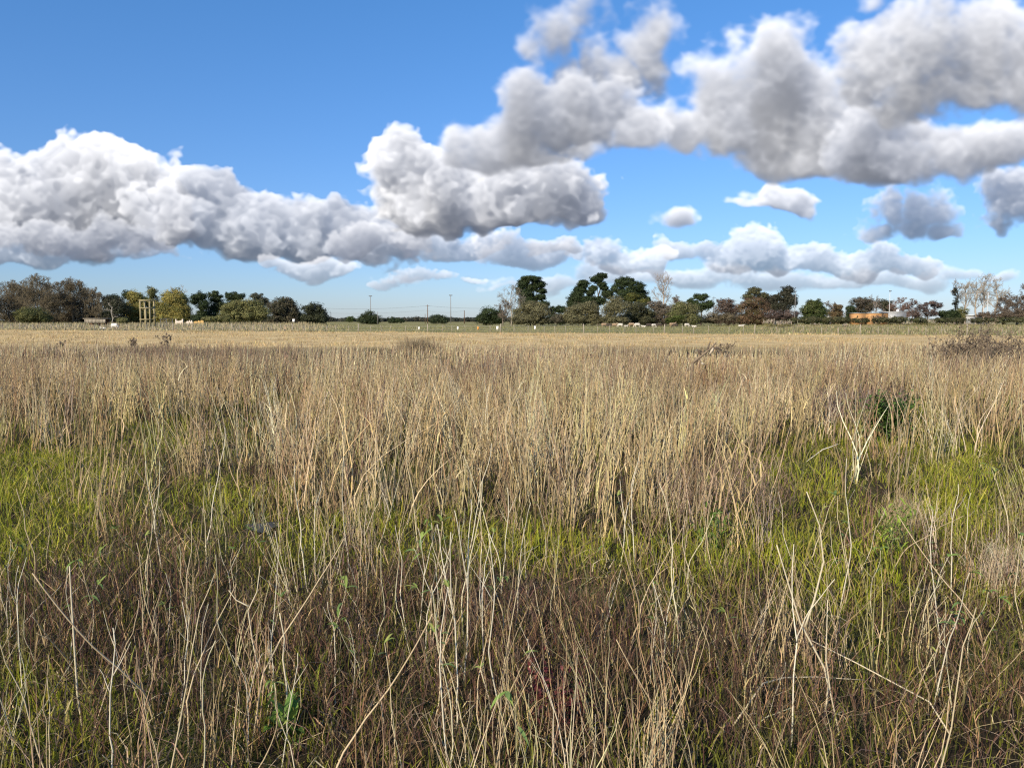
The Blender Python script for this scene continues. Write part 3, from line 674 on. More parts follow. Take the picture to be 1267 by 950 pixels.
stalk_through('leafy_stalk', 'thin stalk with bright upright yellow leaves in the green hollow left of the puddle', [(292, 668), (291, 650), (289, 632)], 6.2, .0045, (.55, .42, .18), leaves=[(289, 632, .4, .10, .03, 1.3, .3, (.55, .50, .10)), (289, 632, 2.7, .10, .03, 1.2, .2, (.58, .50, .12)), (289, 645, .9, .07, .02, .9, .4, (.45, .42, .1))])
stalk_through('leafy_stalk', 'stalk topped by two spreading pale leaves over the green patch on the right', [(1102, 745), (1105, 700), (1103, 668)], 4.9, .0045, (.45, .47, .22), leaves=[(1103, 668, .2, .13, .022, .2, .25, (.40, .46, .20)), (1103, 668, 2.6, .08, .02, .7, .3, (.42, .45, .15)), (1103, 664, 1.3, .07, .02, 1.2, .3, (.45, .48, .16))])
stalk_through('fallen_stalk', 'bleached white stalk lying across the reeds on the right', [(1018, 556), (1030, 552), (1037, 549)], 8.4, .006, (.62, .58, .5))
stalk_through('fallen_stalk', 'long straw stem lying level on the grass left of the puddle', [(252, 663), (275, 664), (294, 664)], 5.75, .006, (.62, .48, .28), dY=.05)
stalk_through('fallen_stalk', 'pale bleached stick lying flat in front of the green patch right of centre', [(905, 704), (950, 700), (996, 704)], 4.95, .007, (.50, .43, .34))
stalk_through('fallen_stalk', 'long arching straw stem bent low over the dark undergrowth at lower right', [(944, 845), (970, 838), (1010, 837), (1070, 841)], 3.0, .004, dY=.2)
stalk_through('fallen_stalk', 'straight pale stem slanting down to the right bottom corner', [(1200, 947), (1150, 868), (1060, 820), (1000, 790)], 2.8, .004, dY=.5)

# ------------------------------------------------------------------ leafy plants in the field
def leaf_cluster(name, label, cat, x, y, n, rx, h, L, wd, cols, ups=(.2, 1.2), stems_n=0, scol=(.2, .14, .08), wtr=.5, seed=1):
    rg = np.random.default_rng(seed); z = float(ground_z(x, y)) - .01
    t = thing(name, label, cat, (x, y, z)); lb = MB(); sb = MB()
    for k in range(max(4, stems_n)):
        a = rg.uniform(0, 6.28); q = kinked(h * rg.uniform(.7, 1.05), 7, .3 * rx / h, .1, rg) + np.array([math.cos(a), math.sin(a), 0]) * rx * rg.uniform(0, .8)
        sb.tube(q, np.linspace(.004, .0015, len(q)), 3, scol)
        for _ in range(n // max(4, stems_n)):
            p_ = q[rg.integers(1, len(q))] + rg.normal(0, rx * .18, 3) * np.array([1, 1, .5]); p_[2] = max(p_[2], .02)
            leaf(lb, p_, rg.uniform(0, 6.28), L * rg.uniform(.6, 1.2), wd * rg.uniform(.7, 1.2), rg.uniform(*ups), cols[rg.integers(len(cols))], rg.uniform(.2, .8))
    sb.build('stem', M_STEM, t); lb.build('foliage', M_LEAF, t)
    return t
def pt(px, py):
    u, v = px2uv(px, py); Y = -EYE / v; return u * Y, Y
x, y = pt(690, 905); leaf_cluster('red_leaved_plant', 'low dark red leaved plant between pale stalks at the bottom centre', 'plant', x, y, 260, .17, .26, .035, .014, [(.10, .02, .022), (.15, .035, .03), (.07, .02, .02), (.24, .08, .07)], stems_n=14, scol=(.10, .03, .03), seed=3)
x, y = pt(355, 925); leaf_cluster('dock_plant', 'small plant with broad bright green leaves at the lower left', 'plant', x, y, 22, .09, .17, .10, .038, [(.12, .22, .035), (.16, .27, .05), (.09, .17, .03)], (.5, 1.5), stems_n=4, scol=(.16, .22, .06), seed=4)
x, y = pt(1096, 546); leaf_cluster('green_shrub', 'dark green leafy shrub in the reeds on the right, in front of dead twigs', 'shrub', x, y, 2400, .42, .66, .08, .036, [(.07, .13, .025), (.10, .18, .04), (.14, .23, .05), (.045, .09, .022)], (-.1, .7), stems_n=22, scol=(.12, .12, .05), seed=5)
x, y = pt(1088, 690); leaf_cluster('young_willow', 'bright green young willow shoots in the right half of the field', 'plant', x, y - .2, 130, .16, .36, .085, .014, [(.18, .27, .03), (.24, .33, .045), (.14, .2, .03)], (.4, 1.4), stems_n=10, scol=(.3, .32, .1), seed=6)
x, y = pt(905, 690); leaf_cluster('young_willow', 'dull green young willow shoots left of the tallest forked stalk', 'plant', x - .1, y, 90, .14, .34, .075, .013, [(.12, .2, .03), (.16, .22, .05)], (.4, 1.4), stems_n=8, scol=(.22, .22, .08), seed=7)
def twig_bush(name, label, x, y, rx, ry, h, n, cols, wd, seed):
    rg = np.random.default_rng(seed); a = rg.uniform(0, 6.28, n); r_ = np.sqrt(rg.uniform(0, 1, n))
    mb = MB(); z = float(ground_z(x, y))
    root = np.stack([rx * r_ * np.cos(a), ry * r_ * np.sin(a), np.full(n, -.02)], 1)
    c0 = palette(n, cols, [1] * len(cols), .18)
    P = stems(mb, root, h * rg.uniform(.5, 1.1, n), rg.uniform(0, 6.28, n), np.abs(rg.normal(.3, .3, n)), rg.uniform(.01, .06, n), np.full(n, wd), 5, 2, c0, c0)
    for _ in range(3):
        r0 = P[np.arange(n), rg.integers(2, 6, n)]
        stems(mb, r0, h * rg.uniform(.1, .35, n), rg.uniform(0, 6.28, n), rg.uniform(.2, .9, n), rg.uniform(0, .05, n), np.full(n, wd * .8), 3, 2, c0, c0 * 1.1)
    o = tag(mb.build(name, M_STEM), label, 'shrub'); o.location = (x, y, z); return o
x, y = pt(1065, 522); twig_bush('dead_shrub', 'greyish brown dead twiggy shrub spreading behind the green shrub on the right', x, y, .85, .45, .58, 420, [(.14, .10, .085), (.19, .135, .11), (.11, .08, .065)], .010, 8)
x, y = pt(515, 437); twig_bush('dead_shrub', 'dark rounded tussock at the far edge of the reeds near the centre', x, y, 1.0, .7, .72, 420, [(.20, .15, .09), (.26, .20, .12)], .014, 9)
x, y = pt(905, 640); twig_bush('dead_shrub', 'brown thicket of fine twigs right of centre in the reeds', x, y, .55, .35, .55, 190, [(.22, .15, .10), (.28, .195, .125), (.16, .11, .08)], .006, 10)
x, y = pt(1115, 668); twig_bush('dry_tussock', 'pale drooping straw tussock in the right half of the field', x, y, .10, .10, .34, 160, [(.46, .36, .22), (.38, .28, .17)], .004, 12)
x, y = pt(1238, 745); twig_bush('dry_tussock', 'pale feathery grass tussock at the right edge of the foreground', x, y, .12, .10, .30, 180, [(.50, .41, .28), (.42, .33, .22)], .004, 13)

# dark seed headed weeds
def seed_weed(label, px, top, Y, halfpx, n, seed, group=None):
    rg = np.random.default_rng(seed); x = gx(px, Y, top); z = float(ground_z(x, Y)) - .02
    h = at(px, top, Y)[2] - z; hw = halfpx * Y / F
    t = thing('seed_weed', label, 'weed', (x, Y, z), 0, group); sb = MB(); hb = MB()
    c = np.array([.18, .138, .097]) * rg.uniform(.8, 1.3)
    for k in range(n):
        tx_, ty_ = rg.uniform(-1, 1) * hw, rg.uniform(-1, 1) * hw * .6; hh = h * rg.uniform(.66, 1.0) * (1 - .15 * abs(tx_) / hw)
        pts = np.array([(tx_ * .25, ty_ * .25, 0), (tx_ * .55, ty_ * .5, hh * .4), (tx_ * .85, ty_ * .8, hh * .75), (tx_, ty_, hh)]) + rg.normal(0, .012, (4, 3))
        sb.tube(pts, np.linspace(.006, .003, 4) * (Y / 18), 4, c)
        for _ in range(int(rg.integers(5, 9))):
            f = rg.uniform(.5, .98); j = min(2, int(f * 3)); b0 = pts[j] + (pts[j + 1] - pts[j]) * (f * 3 - j)
            e = b0 + np.array([rg.normal(0, .09), rg.normal(0, .09), rg.uniform(.03, .15)])
            sb.tube(np.array([b0, (b0 + e) / 2 + rg.normal(0, .01, 3), e]), [.004 * Y / 18, .003 * Y / 18, .003 * Y / 18], 3, c)
            for _ in range(int(rg.integers(1, 4))):
                r_ = rg.uniform(.009, .018) * (Y / 20)
                hb.sphere(e + rg.normal(0, .022, 3), (r_, r_, r_ * 1.25), 6, 4, c * rg.uniform(.6, 1.25), .35)
    sb.build('stem', M_STEM, t); hb.build('foliage', M_LEAF, t); return t  # the spheres in this foliage part are the weed's seed heads, not leaves
SW = 'dark brown seed headed weed in the thicket at the right edge of the reeds'
for k, (px, top, hw) in enumerate([(1163, 418, 8), (1180, 414, 9), (1197, 404, 11), (1209, 403, 12), (1222, 402, 12), (1234, 410, 12), (1247, 415, 11), (1258, 420, 8), (1190, 424, 12), (1215, 420, 13), (1238, 424, 12)]):
    seed_weed(SW, px, top - 8, 19.5 + (k * 37 % 7) * .55, hw, 11, 100 + k, 'seed weeds at the right edge')
seed_weed('tall dark weed alone in the ochre grass on the left', 205, 411, 36, 7, 6, 120)
seed_weed('shorter dark weed just left of the tall one in the ochre grass', 165, 418, 37, 7, 4, 121)
seed_weed('small dark weed in the ochre grass at the left edge', 78, 423, 38, 6, 3, 122)
seed_weed('thin lone dark weed sticking up left of the right hand thicket', 1150, 419, 20, 4, 3, 123)
seed_weed('brown weed clump behind the leaning branch', 897, 423, 27, 12, 6, 124)
# leaning grey branch with a pale broken end
t = thing('leaning_branch', 'grey dead branch leaning up to the right out of the reeds, its broken end pale', 'branch', at(857, 449, 17.5))
mb = MB(); o0 = at(857, 449, 17.5)
P_ = np.array([at(*q, 17.5) for q in [(857, 449), (864, 443), (872, 437), (880, 430), (886, 424)]]) - o0
mb.tube(P_, [.035, .032, .028, .024, .018], 7, (.22, .17, .115))
for a, b in [((868, 440), (862, 431)), ((875, 435), (879, 423)), ((864, 443), (861, 452)), ((880, 430), (893, 433))]:
    mb.tube(np.array([at(*a, 17.5), (at(*a, 17.5) + at(*b, 17.5)) / 2 + np.array([0, 0, .02]), at(*b, 17.5)]) - o0, [.025, .02, .012], 5, (.13, .10, .075))
mb.tube(np.vstack([P_[0] + [-.03, .02, -.75], P_[0]]), [.04, .04], 6, (.20, .155, .105))
mb.build('wood', M_BARK, t, True)
mb = MB(); mb.tube(np.array([at(878, 438, 17.3), at(881, 433.5, 17.3), at(882.5, 430.5, 17.3)]) - o0, [.02, .028, .016], 7, (.50, .42, .31)); mb.build('broken_end', M_BARK, t, True)
mb = MB(); mb.tube(np.array([at(868, 449, 17.3), at(871, 451, 17.3)]) - o0, [.025, .02], 7, (.48, .41, .30)); mb.build('broken_end', M_BARK, t, True)
# ------------------------------------------------------------------ trees
trng = np.random.default_rng(5)
SIZE = 1.0
def crown_leaves(mb, lobes, Y, col, leaf_m, dens, o0, ragged=.25, up=.3):
    """lobes in photograph pixels become ellipsoids of real size and depth round the trunk, filled with leaf clumps"""
    leaf_m = leaf_m * 1.08
    for (px, py, rx, ry) in lobes:
        c = at(px, py, Y) - o0; k = Y / F; a, b = rx * k, ry * k; dd = max(a, b) * .85
        c[1] += trng.normal(0, .25) * dd
        ncl = int(max(22, dens * 3.4 * (rx * ry) ** .74))
        v = trng.normal(0, 1, (ncl, 3)); v /= np.linalg.norm(v, axis=1)[:, None]
        rr = trng.uniform(.25, 1.0, ncl) ** .5 * (1 + ragged * trng.normal(0, .5, ncl))
        cc = c + v * rr[:, None] * np.array([a, dd, b]) * .93
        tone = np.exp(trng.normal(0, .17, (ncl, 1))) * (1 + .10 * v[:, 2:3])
        per = int(max(14, 42 * dens ** .5)); n = ncl * per
        cr = np.clip(min(a, b) * trng.uniform(.22, .58, ncl), leaf_m * 1.3, 1.7)
        idx = np.repeat(np.arange(ncl), per)
        g_ = trng.normal(0, 1, (n, 3)); g_ /= np.linalg.norm(g_, axis=1)[:, None]; g_ *= trng.uniform(.2, 1.1, n)[:, None] ** .6
        p = cc[idx] + g_ * cr[idx][:, None] * np.array([1.25, 1.1, .8])
        nr = trng.normal(0, .6, (n, 3)) + g_ * .8 + v[idx] * .7 + np.array([0, 0, up])
        nr /= np.linalg.norm(nr, axis=1)[:, None]
        t1 = np.cross(nr, trng.normal(0, 1, (n, 3))); t1 /= np.linalg.norm(t1, axis=1)[:, None] + 1e-9; t2 = np.cross(nr, t1)
        s = leaf_m * trng.uniform(.5, 1.05, n)[:, None] * .5; s2 = s * trng.uniform(.5, .9, (n, 1))
        V = np.stack([p - t1 * s, p - t2 * s2, p + t1 * s, p + t2 * s2], 1)
        V[:, :, 2] = np.maximum(V[:, :, 2], .02)
        q = np.arange(n * 4).reshape(n, 4)
        kcol = np.array(col)[trng.integers(len(col), size=ncl)][idx]
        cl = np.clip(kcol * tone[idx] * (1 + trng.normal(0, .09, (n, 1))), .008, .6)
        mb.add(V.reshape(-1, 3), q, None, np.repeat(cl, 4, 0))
def limbs(mb, base_p, targets, r, col, bend=.12):
    for tg_ in targets:
        d = tg_ - base_p; L = np.linalg.norm(d); m1 = base_p + d * .35 + np.array([0, 0, .10 * L]) + trng.normal(0, bend * L * .25, 3); m2 = base_p + d * .7 + np.array([0, 0, .08 * L]) + trng.normal(0, bend * L * .25, 3)
        mb.tube(np.array([base_p, m1, m2, tg_]), [r, r * .7, r * .45, r * .2], 5, col)
def tree(name, label, Y, lobes, col, trunk_px=None, bark=(.10, .08, .06), cat='tree', leaf_m=.34, dens=1.0, group=None, ragged=.25, thick=1.0):
    px0 = trunk_px if trunk_px is not None else np.mean([l[0] for l in lobes])
    top = min(l[1] for l in lobes)
    x = gx(px0, Y); t = thing(name, label, cat, (x, Y, 0), 0, group); o0 = np.array([x, Y, 0.])
    cs = [at(l[0], l[1], Y) - o0 for l in lobes]; H = max(c[2] for c in cs); low = min(c[2] for c in cs)
    tb = MB(); fork = np.array([trng.normal(0, .15), trng.normal(0, .15), max(.5, min(H * .45, low * .9 + .3))])
    r = max(.08, .026 * H) * thick
    tb.tube(np.array([(0, 0, -.1), (0, 0, .15), fork * np.array([.5, .5, .5]), fork]), [r * 1.35, r * 1.05, r * .9, r * .75], 7, bark)
    limbs(tb, fork, cs, r * .6, bark)
    tb.build('trunk', M_BARK, t, True)
    if name in ('round_tree', 'oak_tree', 'evergreen_tree', 'willow_tree', 'poplar_tree'):
        xa, xb = min(l[0] - l[2] for l in lobes), max(l[0] + l[2] for l in lobes)
        lobes = lobes + [((xa * .7 + xb * .3), 395, (xb - xa) * .30, 6.5), ((xa * .3 + xb * .7), 396, (xb - xa) * .30, 6)]
    cb = MB(); crown_leaves(cb, lobes, Y, col, leaf_m, dens, o0, ragged); cb.build('crown', M_LEAF, t)
    return t
def shrub(label, Y, lobes, col, **kw):
    return tree('shrub', label, Y, lobes, col, cat='shrub', thick=.5, **kw)
def bare_tree(name, label, Y, px, base_py, top, halfw, col, twig, tw=.05, n1=7, group=None, clear=.25, cat='tree', upright=.6, fine=1.0, leafcol=None):
    x = gx(px, Y); t = thing(name, label, cat, (x, Y, 0), 0, group)
    H = at(px, top, Y)[2]; W = halfw * Y / F
    tb = MB(); cb = MB()
    r0 = max(.09, H * .020)
    tk = np.array([(0, 0, -.1)] + [(trng.normal(0, .012) * H, trng.normal(0, .012) * H, H * f) for f in (.15, .3, .45, .6, .75)])
    tb.tube(tk, np.linspace(r0 * 1.2, r0 * .35, len(tk)), 7, col)
    def grow(p, d, L, r, lev):
        k = 4; pts = [p]
        for j in range(k):
            d = d + trng.normal(0, .16, 3) + np.array([0, 0, .07 * upright]); d /= np.linalg.norm(d); pts.append(pts[-1] + d * L / k)
        q = np.array(pts)
        ex = np.abs(q[-1] - np.array([0, 0, H * .55])) / np.array([W * 1.05, W * 1.05, H * .47])
        if (ex ** 2).sum() > 1.25: 
            q = q[:3]
        (tb if lev <= 1 else cb).tube(q, np.linspace(max(r, tw * .5), max(r * .45, tw * .35), len(q)), 5 if lev == 0 else 3, col if lev <= 1 else twig, cap=False)
        if lev < 3:
            for _ in range(int((6, 7, 6)[lev] * fine)):
                j = trng.integers(1, len(q)); nd = d + trng.normal(0, .62, 3); nd /= np.linalg.norm(nd)
                grow(q[j], nd, L * trng.uniform(.42, .68), r * .5, lev + 1)
    for j in range(n1):
        f = clear + (.8 - clear) * j / max(1, n1 - 1); p = np.array([np.interp(H * f, tk[:, 2], tk[:, i_]) for i_ in range(3)])
        a = j * 2.4 + trng.uniform(-.4, .4); el = .35 + upright * trng.uniform(.6, 1.3) 
        d = np.array([math.cos(a), math.sin(a), el]); d /= np.linalg.norm(d)
        grow(p, d, max(W, H * .3) * (1.05 - .45 * f) * trng.uniform(.75, 1.1), r0 * .5 * (1.1 - f * .6), 0)
    tb.build('trunk', M_BARK, t, True); cb.build('crown', M_BARK, t)
    return t
DK = [(.022, .036, .012), (.032, .05, .016), (.045, .062, .022)]          # dark evergreen
GN = [(.05, .075, .018), (.07, .095, .025), (.09, .11, .03)]              # mid green
OL = [(.155, .155, .055), (.19, .18, .07), (.125, .13, .045)]            # olive
GO = [(.145, .138, .07), (.175, .16, .082), (.115, .108, .058)]             # grey olive
MU = [(.30, .25, .065), (.34, .28, .08), (.24, .215, .06), (.19, .195, .06)]   # mustard willow
BR = [(.14, .117, .073), (.165, .135, .082), (.11, .092, .058)]              # brown scrub
RB = [(.165, .105, .06), (.145, .095, .058), (.115, .10, .045)]               # reddish brown leaves
PU = [(.105, .074, .062), (.13, .092, .074), (.085, .062, .053)]             # dark purple brown
BROWNTW = (.165, .138, .092); GREYTW = (.23, .205, .165); PALETW = (.40, .36, .30)

# bare brown wood at the far left
for px, top, hw, Y in [(-28, 352, 26, 205), (12, 352, 26, 215), (31, 350, 22, 235), (54, 343, 26, 210), (74, 351, 22, 232), (92, 347, 24, 215), (112, 357, 16, 225), (124, 364, 13, 214)]:
    bare_tree('bare_tree', {-28: 'bare brown tree cut by the left edge of the picture', 12: 'wide bare brown tree second from the left edge', 31: 'bare brown tree partly hidden between two taller ones on the far left',
        54: 'tallest bare brown tree of the wood on the far left', 74: 'bare brown tree right behind the tallest one on the far left', 92: 'full bare brown tree with a rounded top right of the tallest one',
        112: 'narrow bare brown tree near the right end of the bare wood', 124: 'lowest bare brown tree ending the bare wood beside the dark evergreens'}[px],
        Y, px, 400, top, hw, (.10, .083, .06), BROWNTW, .065, 11, clear=.08, fine=1.25, group='bare trees of the left wood')
for px, py, rx, ry, lab in [(10, 390, 26, 10, 'brown leafless scrub under the bare trees at the left edge'), (72, 391, 22, 9, 'brown scrub right of the olive bush under the bare trees'), (100, 388, 20, 12, 'dark brown scrub under the right end of the bare wood'),
                            (60, 372, 26, 14, 'brown twiggy undergrowth filling the middle of the bare wood'), (90, 374, 22, 12, 'brown twiggy undergrowth filling the right of the bare wood'), (20, 374, 24, 12, 'brown twiggy undergrowth filling the left of the bare wood')]:
    shrub(lab, 222, [(px, py, rx, ry), (px + 8, 394, rx * .8, 6)], BR if px < 90 else [(.07, .06, .04), (.09, .07, .045)], leaf_m=.30, dens=.8, ragged=.5)
shrub('rounded olive green bush in front of the bare wood on the left', 185, [(42, 390, 20, 10), (34, 393, 12, 7), (53, 394, 12, 6)], [(.13, .125, .04), (.10, .105, .035), (.07, .085, .03)], leaf_m=.28, dens=1.2)
shrub('small olive bush at the foot of the dark evergreen beside the tower', 170, [(153, 397, 8, 4)], OL, leaf_m=.25)
tree('evergreen_tree', 'dark evergreen between the bare wood and the mustard willows', 215, [(138, 372, 12, 9), (146, 380, 14, 12), (134, 390, 12, 8)], [(.035, .045, .022), (.05, .055, .03), (.07, .07, .045)])
bare_tree('dead_tree', 'dead white limbed tree showing against the dark evergreen on the left', 205, 139, 400, 374, 9, (.42, .38, .32), (.40, .36, .30), .07, 5, fine=.45, clear=.3)
tree('evergreen_tree', 'small dark evergreen directly left of the mustard willow', 225, [(159, 365, 8, 6), (156, 385, 9, 10)], DK)
tree('willow_tree', 'mustard yellow willow behind the timber tower', 222, [(167, 368, 9, 8), (166, 383, 9, 12), (176, 378, 9, 14), (180, 390, 8, 7)], MU, trunk_px=171, ragged=.35)
tree('poplar_tree', 'narrow yellowing poplar rising just right of the timber tower', 232, [(188, 362, 6, 7), (189, 376, 7, 12), (187, 390, 6, 8)], [(.17, .155, .05), (.22, .19, .06), (.10, .11, .035)])
tree('willow_tree', 'largest mustard yellow willow, right of the timber tower', 220, [(213, 368, 15, 10), (210, 382, 16, 12), (200, 385, 8, 12), (223, 384, 10, 12), (212, 393, 14, 5)], MU, trunk_px=212, bark=(.2, .18, .14), ragged=.35, dens=1.2)
tree('evergreen_tree', 'dark green tree tucked against the right side of the largest willow', 226, [(227, 372, 6, 10), (231, 388, 7, 9)], GN)
bare_tree('bare_tree', 'pale leafless treetop sticking out above the largest willow', 236, 222, 400, 351, 14, (.3, .27, .22), PALETW, .05, 6, fine=.6, clear=.4)
tree('oak_tree', 'dark green tree with a sky gap beside it, first right of the willows', 210, [(247, 367, 9, 6), (241, 371, 5, 7), (252, 378, 7, 8), (249, 390, 6, 6)], DK, trunk_px=249)
tree('oak_tree', 'dark green round topped tree, second right of the willows', 214, [(267, 367, 9, 6), (268, 378, 11, 9), (262, 389, 9, 8)], DK)
tree('oak_tree', 'dark green flat topped tree behind the big olive bush', 224, [(285, 366, 9, 5), (296, 367, 8, 5), (290, 376, 14, 7)], DK)
tree('round_tree', 'grey green tree showing over the top of the big olive bush', 240, [(318, 367, 9, 5), (325, 373, 9, 6)], [(.075, .08, .055), (.10, .10, .07)])
shrub('big spreading olive bush in the left half', 190, [(292, 381, 17, 9), (310, 380, 16, 10), (300, 391, 22, 8), (284, 389, 12, 7), (322, 388, 12, 9)], OL, leaf_m=.30, dens=1.2)
shrub('low olive bush at the left foot of the big spreading one', 182, [(266, 395, 14, 4), (278, 395, 9, 5)], OL, leaf_m=.26)
tree('round_tree', 'brownish grey tree right of the big olive bush', 205, [(352, 374, 13, 7), (345, 382, 15, 9), (359, 385, 11, 10), (352, 394, 14, 5)], [(.085, .075, .045), (.105, .09, .055), (.065, .065, .035)])
shrub('low dark green bush between the brownish tree and the last dark tree', 208, [(370, 392, 8, 7)], DK)
tree('round_tree', 'dark round tree standing last at the right end of the left wood', 200, [(387, 383, 13, 8), (395, 390, 11, 9), (382, 393, 11, 6)], [(.03, .036, .018), (.042, .048, .022)])
# far line of woods on the horizon
mb = MB()
for k in range(150):
    px = 395 + k * 1.75; Yf = 720 + trng.uniform(-40, 60); hpx = 3.2 + 2.6 * vnoise(px, 0, 11, 90) + 1.5 * vnoise(px, 0, 3, 91)
    crown_leaves(mb, [(px, 398.6 - hpx * .42, 2.6, hpx * .55)], Yf, [(.06, .07, .055), (.085, .08, .06), (.05, .06, .045)], 1.0, .8, np.zeros(3), .4)
tag(mb.build('far_wood', M_LEAF), 'low far off woodland along the horizon in the middle', 'wood', kind='stuff')
tree('round_tree', 'lone dark round tree standing by the left mast on the open horizon', 300, [(457, 390, 9, 5.5), (462, 394, 9, 5), (450, 395, 8, 5), (457, 397, 13, 4)], [(.032, .05, .02), (.045, .06, .025)])
tree('round_tree', 'lone dark tree, the smaller of two on the open horizon, by the right mast', 320, [(543, 393, 8, 4.5), (548, 396, 8, 4), (538, 397, 7, 4)], [(.035, .052, .022), (.05, .065, .03)])
shrub('low dark shrub left of the lone tree by the left mast', 420, [(434, 395, 6, 4)], GN, leaf_m=.45)
shrub('low dark shrub between the two lone trees on the open horizon', 400, [(487, 396, 9, 4), (494, 397, 8, 3)], DK, leaf_m=.45)
# the middle wood
tree('evergreen_tree', 'low dark evergreen at the left end of the middle wood', 230, [(606, 388, 13, 8), (596, 394, 8, 5), (617, 391, 9, 8)], DK)
bare_tree('bare_tree', 'pale grey leafless tree in front of the left pine of the middle wood', 212, 633, 400, 355, 18, (.34, .30, .25), GREYTW, .04, 8, fine=.9, clear=.25)
bare_tree('bare_tree', 'small grey leafless tree at the foot of the pale one in the middle wood', 215, 622, 400, 372, 11, (.2, .17, .14), (.17, .14, .11), .06, 7, clear=.1)
tree('pine_tree', 'dark pine with a flat layered crown, leftmost of the three tall pines', 238, [(657, 345, 13, 4), (648, 351, 8, 6), (666, 352, 10, 5), (644, 359, 6, 6), (670, 360, 7, 3.5), (652, 364, 9, 7), (668, 368, 8, 4), (652, 373, 12, 7), (671, 377, 9, 6), (658, 356, 7, 5)], DK, trunk_px=661, thick=.8, ragged=.2, dens=1.5)
tree('round_tree', 'grey olive tree in front of the leftmost pine', 205, [(657, 380, 14, 8), (645, 388, 15, 8), (668, 386, 13, 10), (655, 394, 16, 5)], GO, leaf_m=.30, dens=1.1)
tree('evergreen_tree', 'low dark tree in the gap between the left pine and the middle pine', 240, [(684, 384, 9, 5), (694, 383, 7, 5), (690, 393, 12, 6)], DK)
shrub('small grey bush in front of the gap between the pines', 200, [(689, 394, 9, 6)], [(.10, .09, .06), (.12, .105, .07)], leaf_m=.27)
tree('pine_tree', 'tallest dark pine with sky showing through its open crown, middle of three', 236, [(744, 341, 8, 3.5), (738, 346, 9, 4.5), (744, 352, 6, 4), (722, 351, 8, 5), (718, 359, 8, 6), (734, 357, 5, 4), (713, 368, 10, 7), (752, 364, 8, 6), (741, 372, 11, 5), (726, 372, 10, 6), (708, 376, 7, 6), (730, 363, 6, 4), (748, 356, 5, 4), (722, 378, 16, 6)], DK, trunk_px=740, thick=.8, ragged=.2, dens=1.5)
tree('pine_tree', 'broad rounded dark pine, rightmost of the three tall pines', 234, [(774, 348, 14, 6), (785, 355, 14, 7), (765, 357, 10, 7), (793, 365, 9, 7), (776, 366, 15, 9), (801, 371, 4, 5)], DK, trunk_px=778, dens=1.2, ragged=.15)
tree('round_tree', 'yellow green tree tucked under the broad pine', 224, [(783, 368, 9, 6), (795, 374, 9, 5)], [(.10, .10, .022), (.13, .12, .03), (.07, .08, .02)])
tree('round_tree', 'wide grey olive tree below the tallest pine', 200, [(716, 383, 16, 8), (730, 381, 12, 8), (705, 390, 10, 7), (735, 391, 10, 7), (720, 393, 14, 5)], GO, leaf_m=.30, dens=1.15)
tree('round_tree', 'grey green tree with a visible pale trunk between the two right pines', 196, [(762, 374, 10, 8), (768, 381, 13, 9), (754, 384, 9, 9)], GO, trunk_px=761, bark=(.26, .19, .13), leaf_m=.28)
tree('round_tree', 'dull dark olive tree below the broad pine', 206, [(787, 380, 13, 7), (781, 390, 14, 7), (800, 388, 10, 8)], [(.07, .075, .035), (.09, .09, .045), (.06, .06, .03)])
bare_tree('bare_tree', 'pale leafless tree with a round fan of twigs right of the pines', 224, 820, 400, 338, 14, (.36, .31, .26), (.36, .31, .27), .036, 9, fine=.95, clear=.35, upright=.9)
tree('round_tree', 'brownish grey thicket tree under the pale round leafless tree', 208, [(812, 378, 12, 6), (820, 386, 15, 9), (808, 392, 10, 6)], [(.13, .105, .075), (.16, .13, .09), (.10, .085, .06)], leaf_m=.27, ragged=.4)
bare_tree('bare_tree', 'brown twiggy tree right under the pale round leafless tree', 212, 836, 400, 366, 13, (.17, .14, .11), (.18, .145, .11), .06, 8, clear=.1)
tree('round_tree', 'light olive tree with a smooth rounded right side in the middle wood', 196, [(845, 380, 13, 7), (854, 386, 13, 10), (838, 388, 12, 9)], [(.15, .145, .065), (.18, .17, .08), (.11, .12, .04)], leaf_m=.28, dens=1.2)
shrub('dark green bush at the foot of the light olive tree', 190, [(838, 394, 8, 5), (828, 396, 6, 4)], [(.05, .07, .015), (.075, .095, .02)], leaf_m=.24)
tree('conifer_tree', 'dark green spiky conifer behind the light olive tree', 240, [(862, 367, 5, 4), (870, 368, 7, 5), (856, 373, 7, 4), (878, 376, 6, 5), (867, 378, 14, 7)], [(.03, .05, .015), (.045, .065, .02)], trunk_px=867, ragged=.4)
tree('round_tree', 'brown leafless looking tree right of the spiky conifer', 216, [(898, 374, 11, 5), (896, 382, 14, 8), (908, 384, 10, 8)], [(.11, .08, .062), (.135, .095, .07), (.09, .065, .05)], leaf_m=.27, ragged=.4)
shrub('brown twiggy bush in front of the brown tree right of the conifer', 202, [(885, 392, 12, 6), (900, 393, 12, 6)], BR, leaf_m=.26, ragged=.5)
tree('round_tree', 'green topped tree standing behind the reddish brown one', 226, [(934, 360, 10, 5), (926, 367, 8, 5), (944, 367, 9, 6)], [(.085, .085, .04), (.11, .105, .05), (.07, .07, .03)])
tree('round_tree', 'reddish brown leaved tree right of centre', 208, [(932, 374, 16, 7), (922, 382, 12, 8), (942, 383, 13, 9), (930, 391, 18, 6)], RB, leaf_m=.28)
tree('evergreen_tree', 'tall dark tree with a humped top beside the white pole', 214, [(975, 360, 8, 6), (969, 367, 10, 7), (958, 370, 6, 6), (978, 372, 9, 9), (964, 380, 13, 8)], [(.045, .045, .028), (.06, .055, .035), (.035, .038, .02)])
shrub('dark purple brown bush at the foot of the tall humped tree', 204, [(958, 390, 13, 6), (974, 390, 12, 6)], PU, leaf_m=.26, ragged=.4)
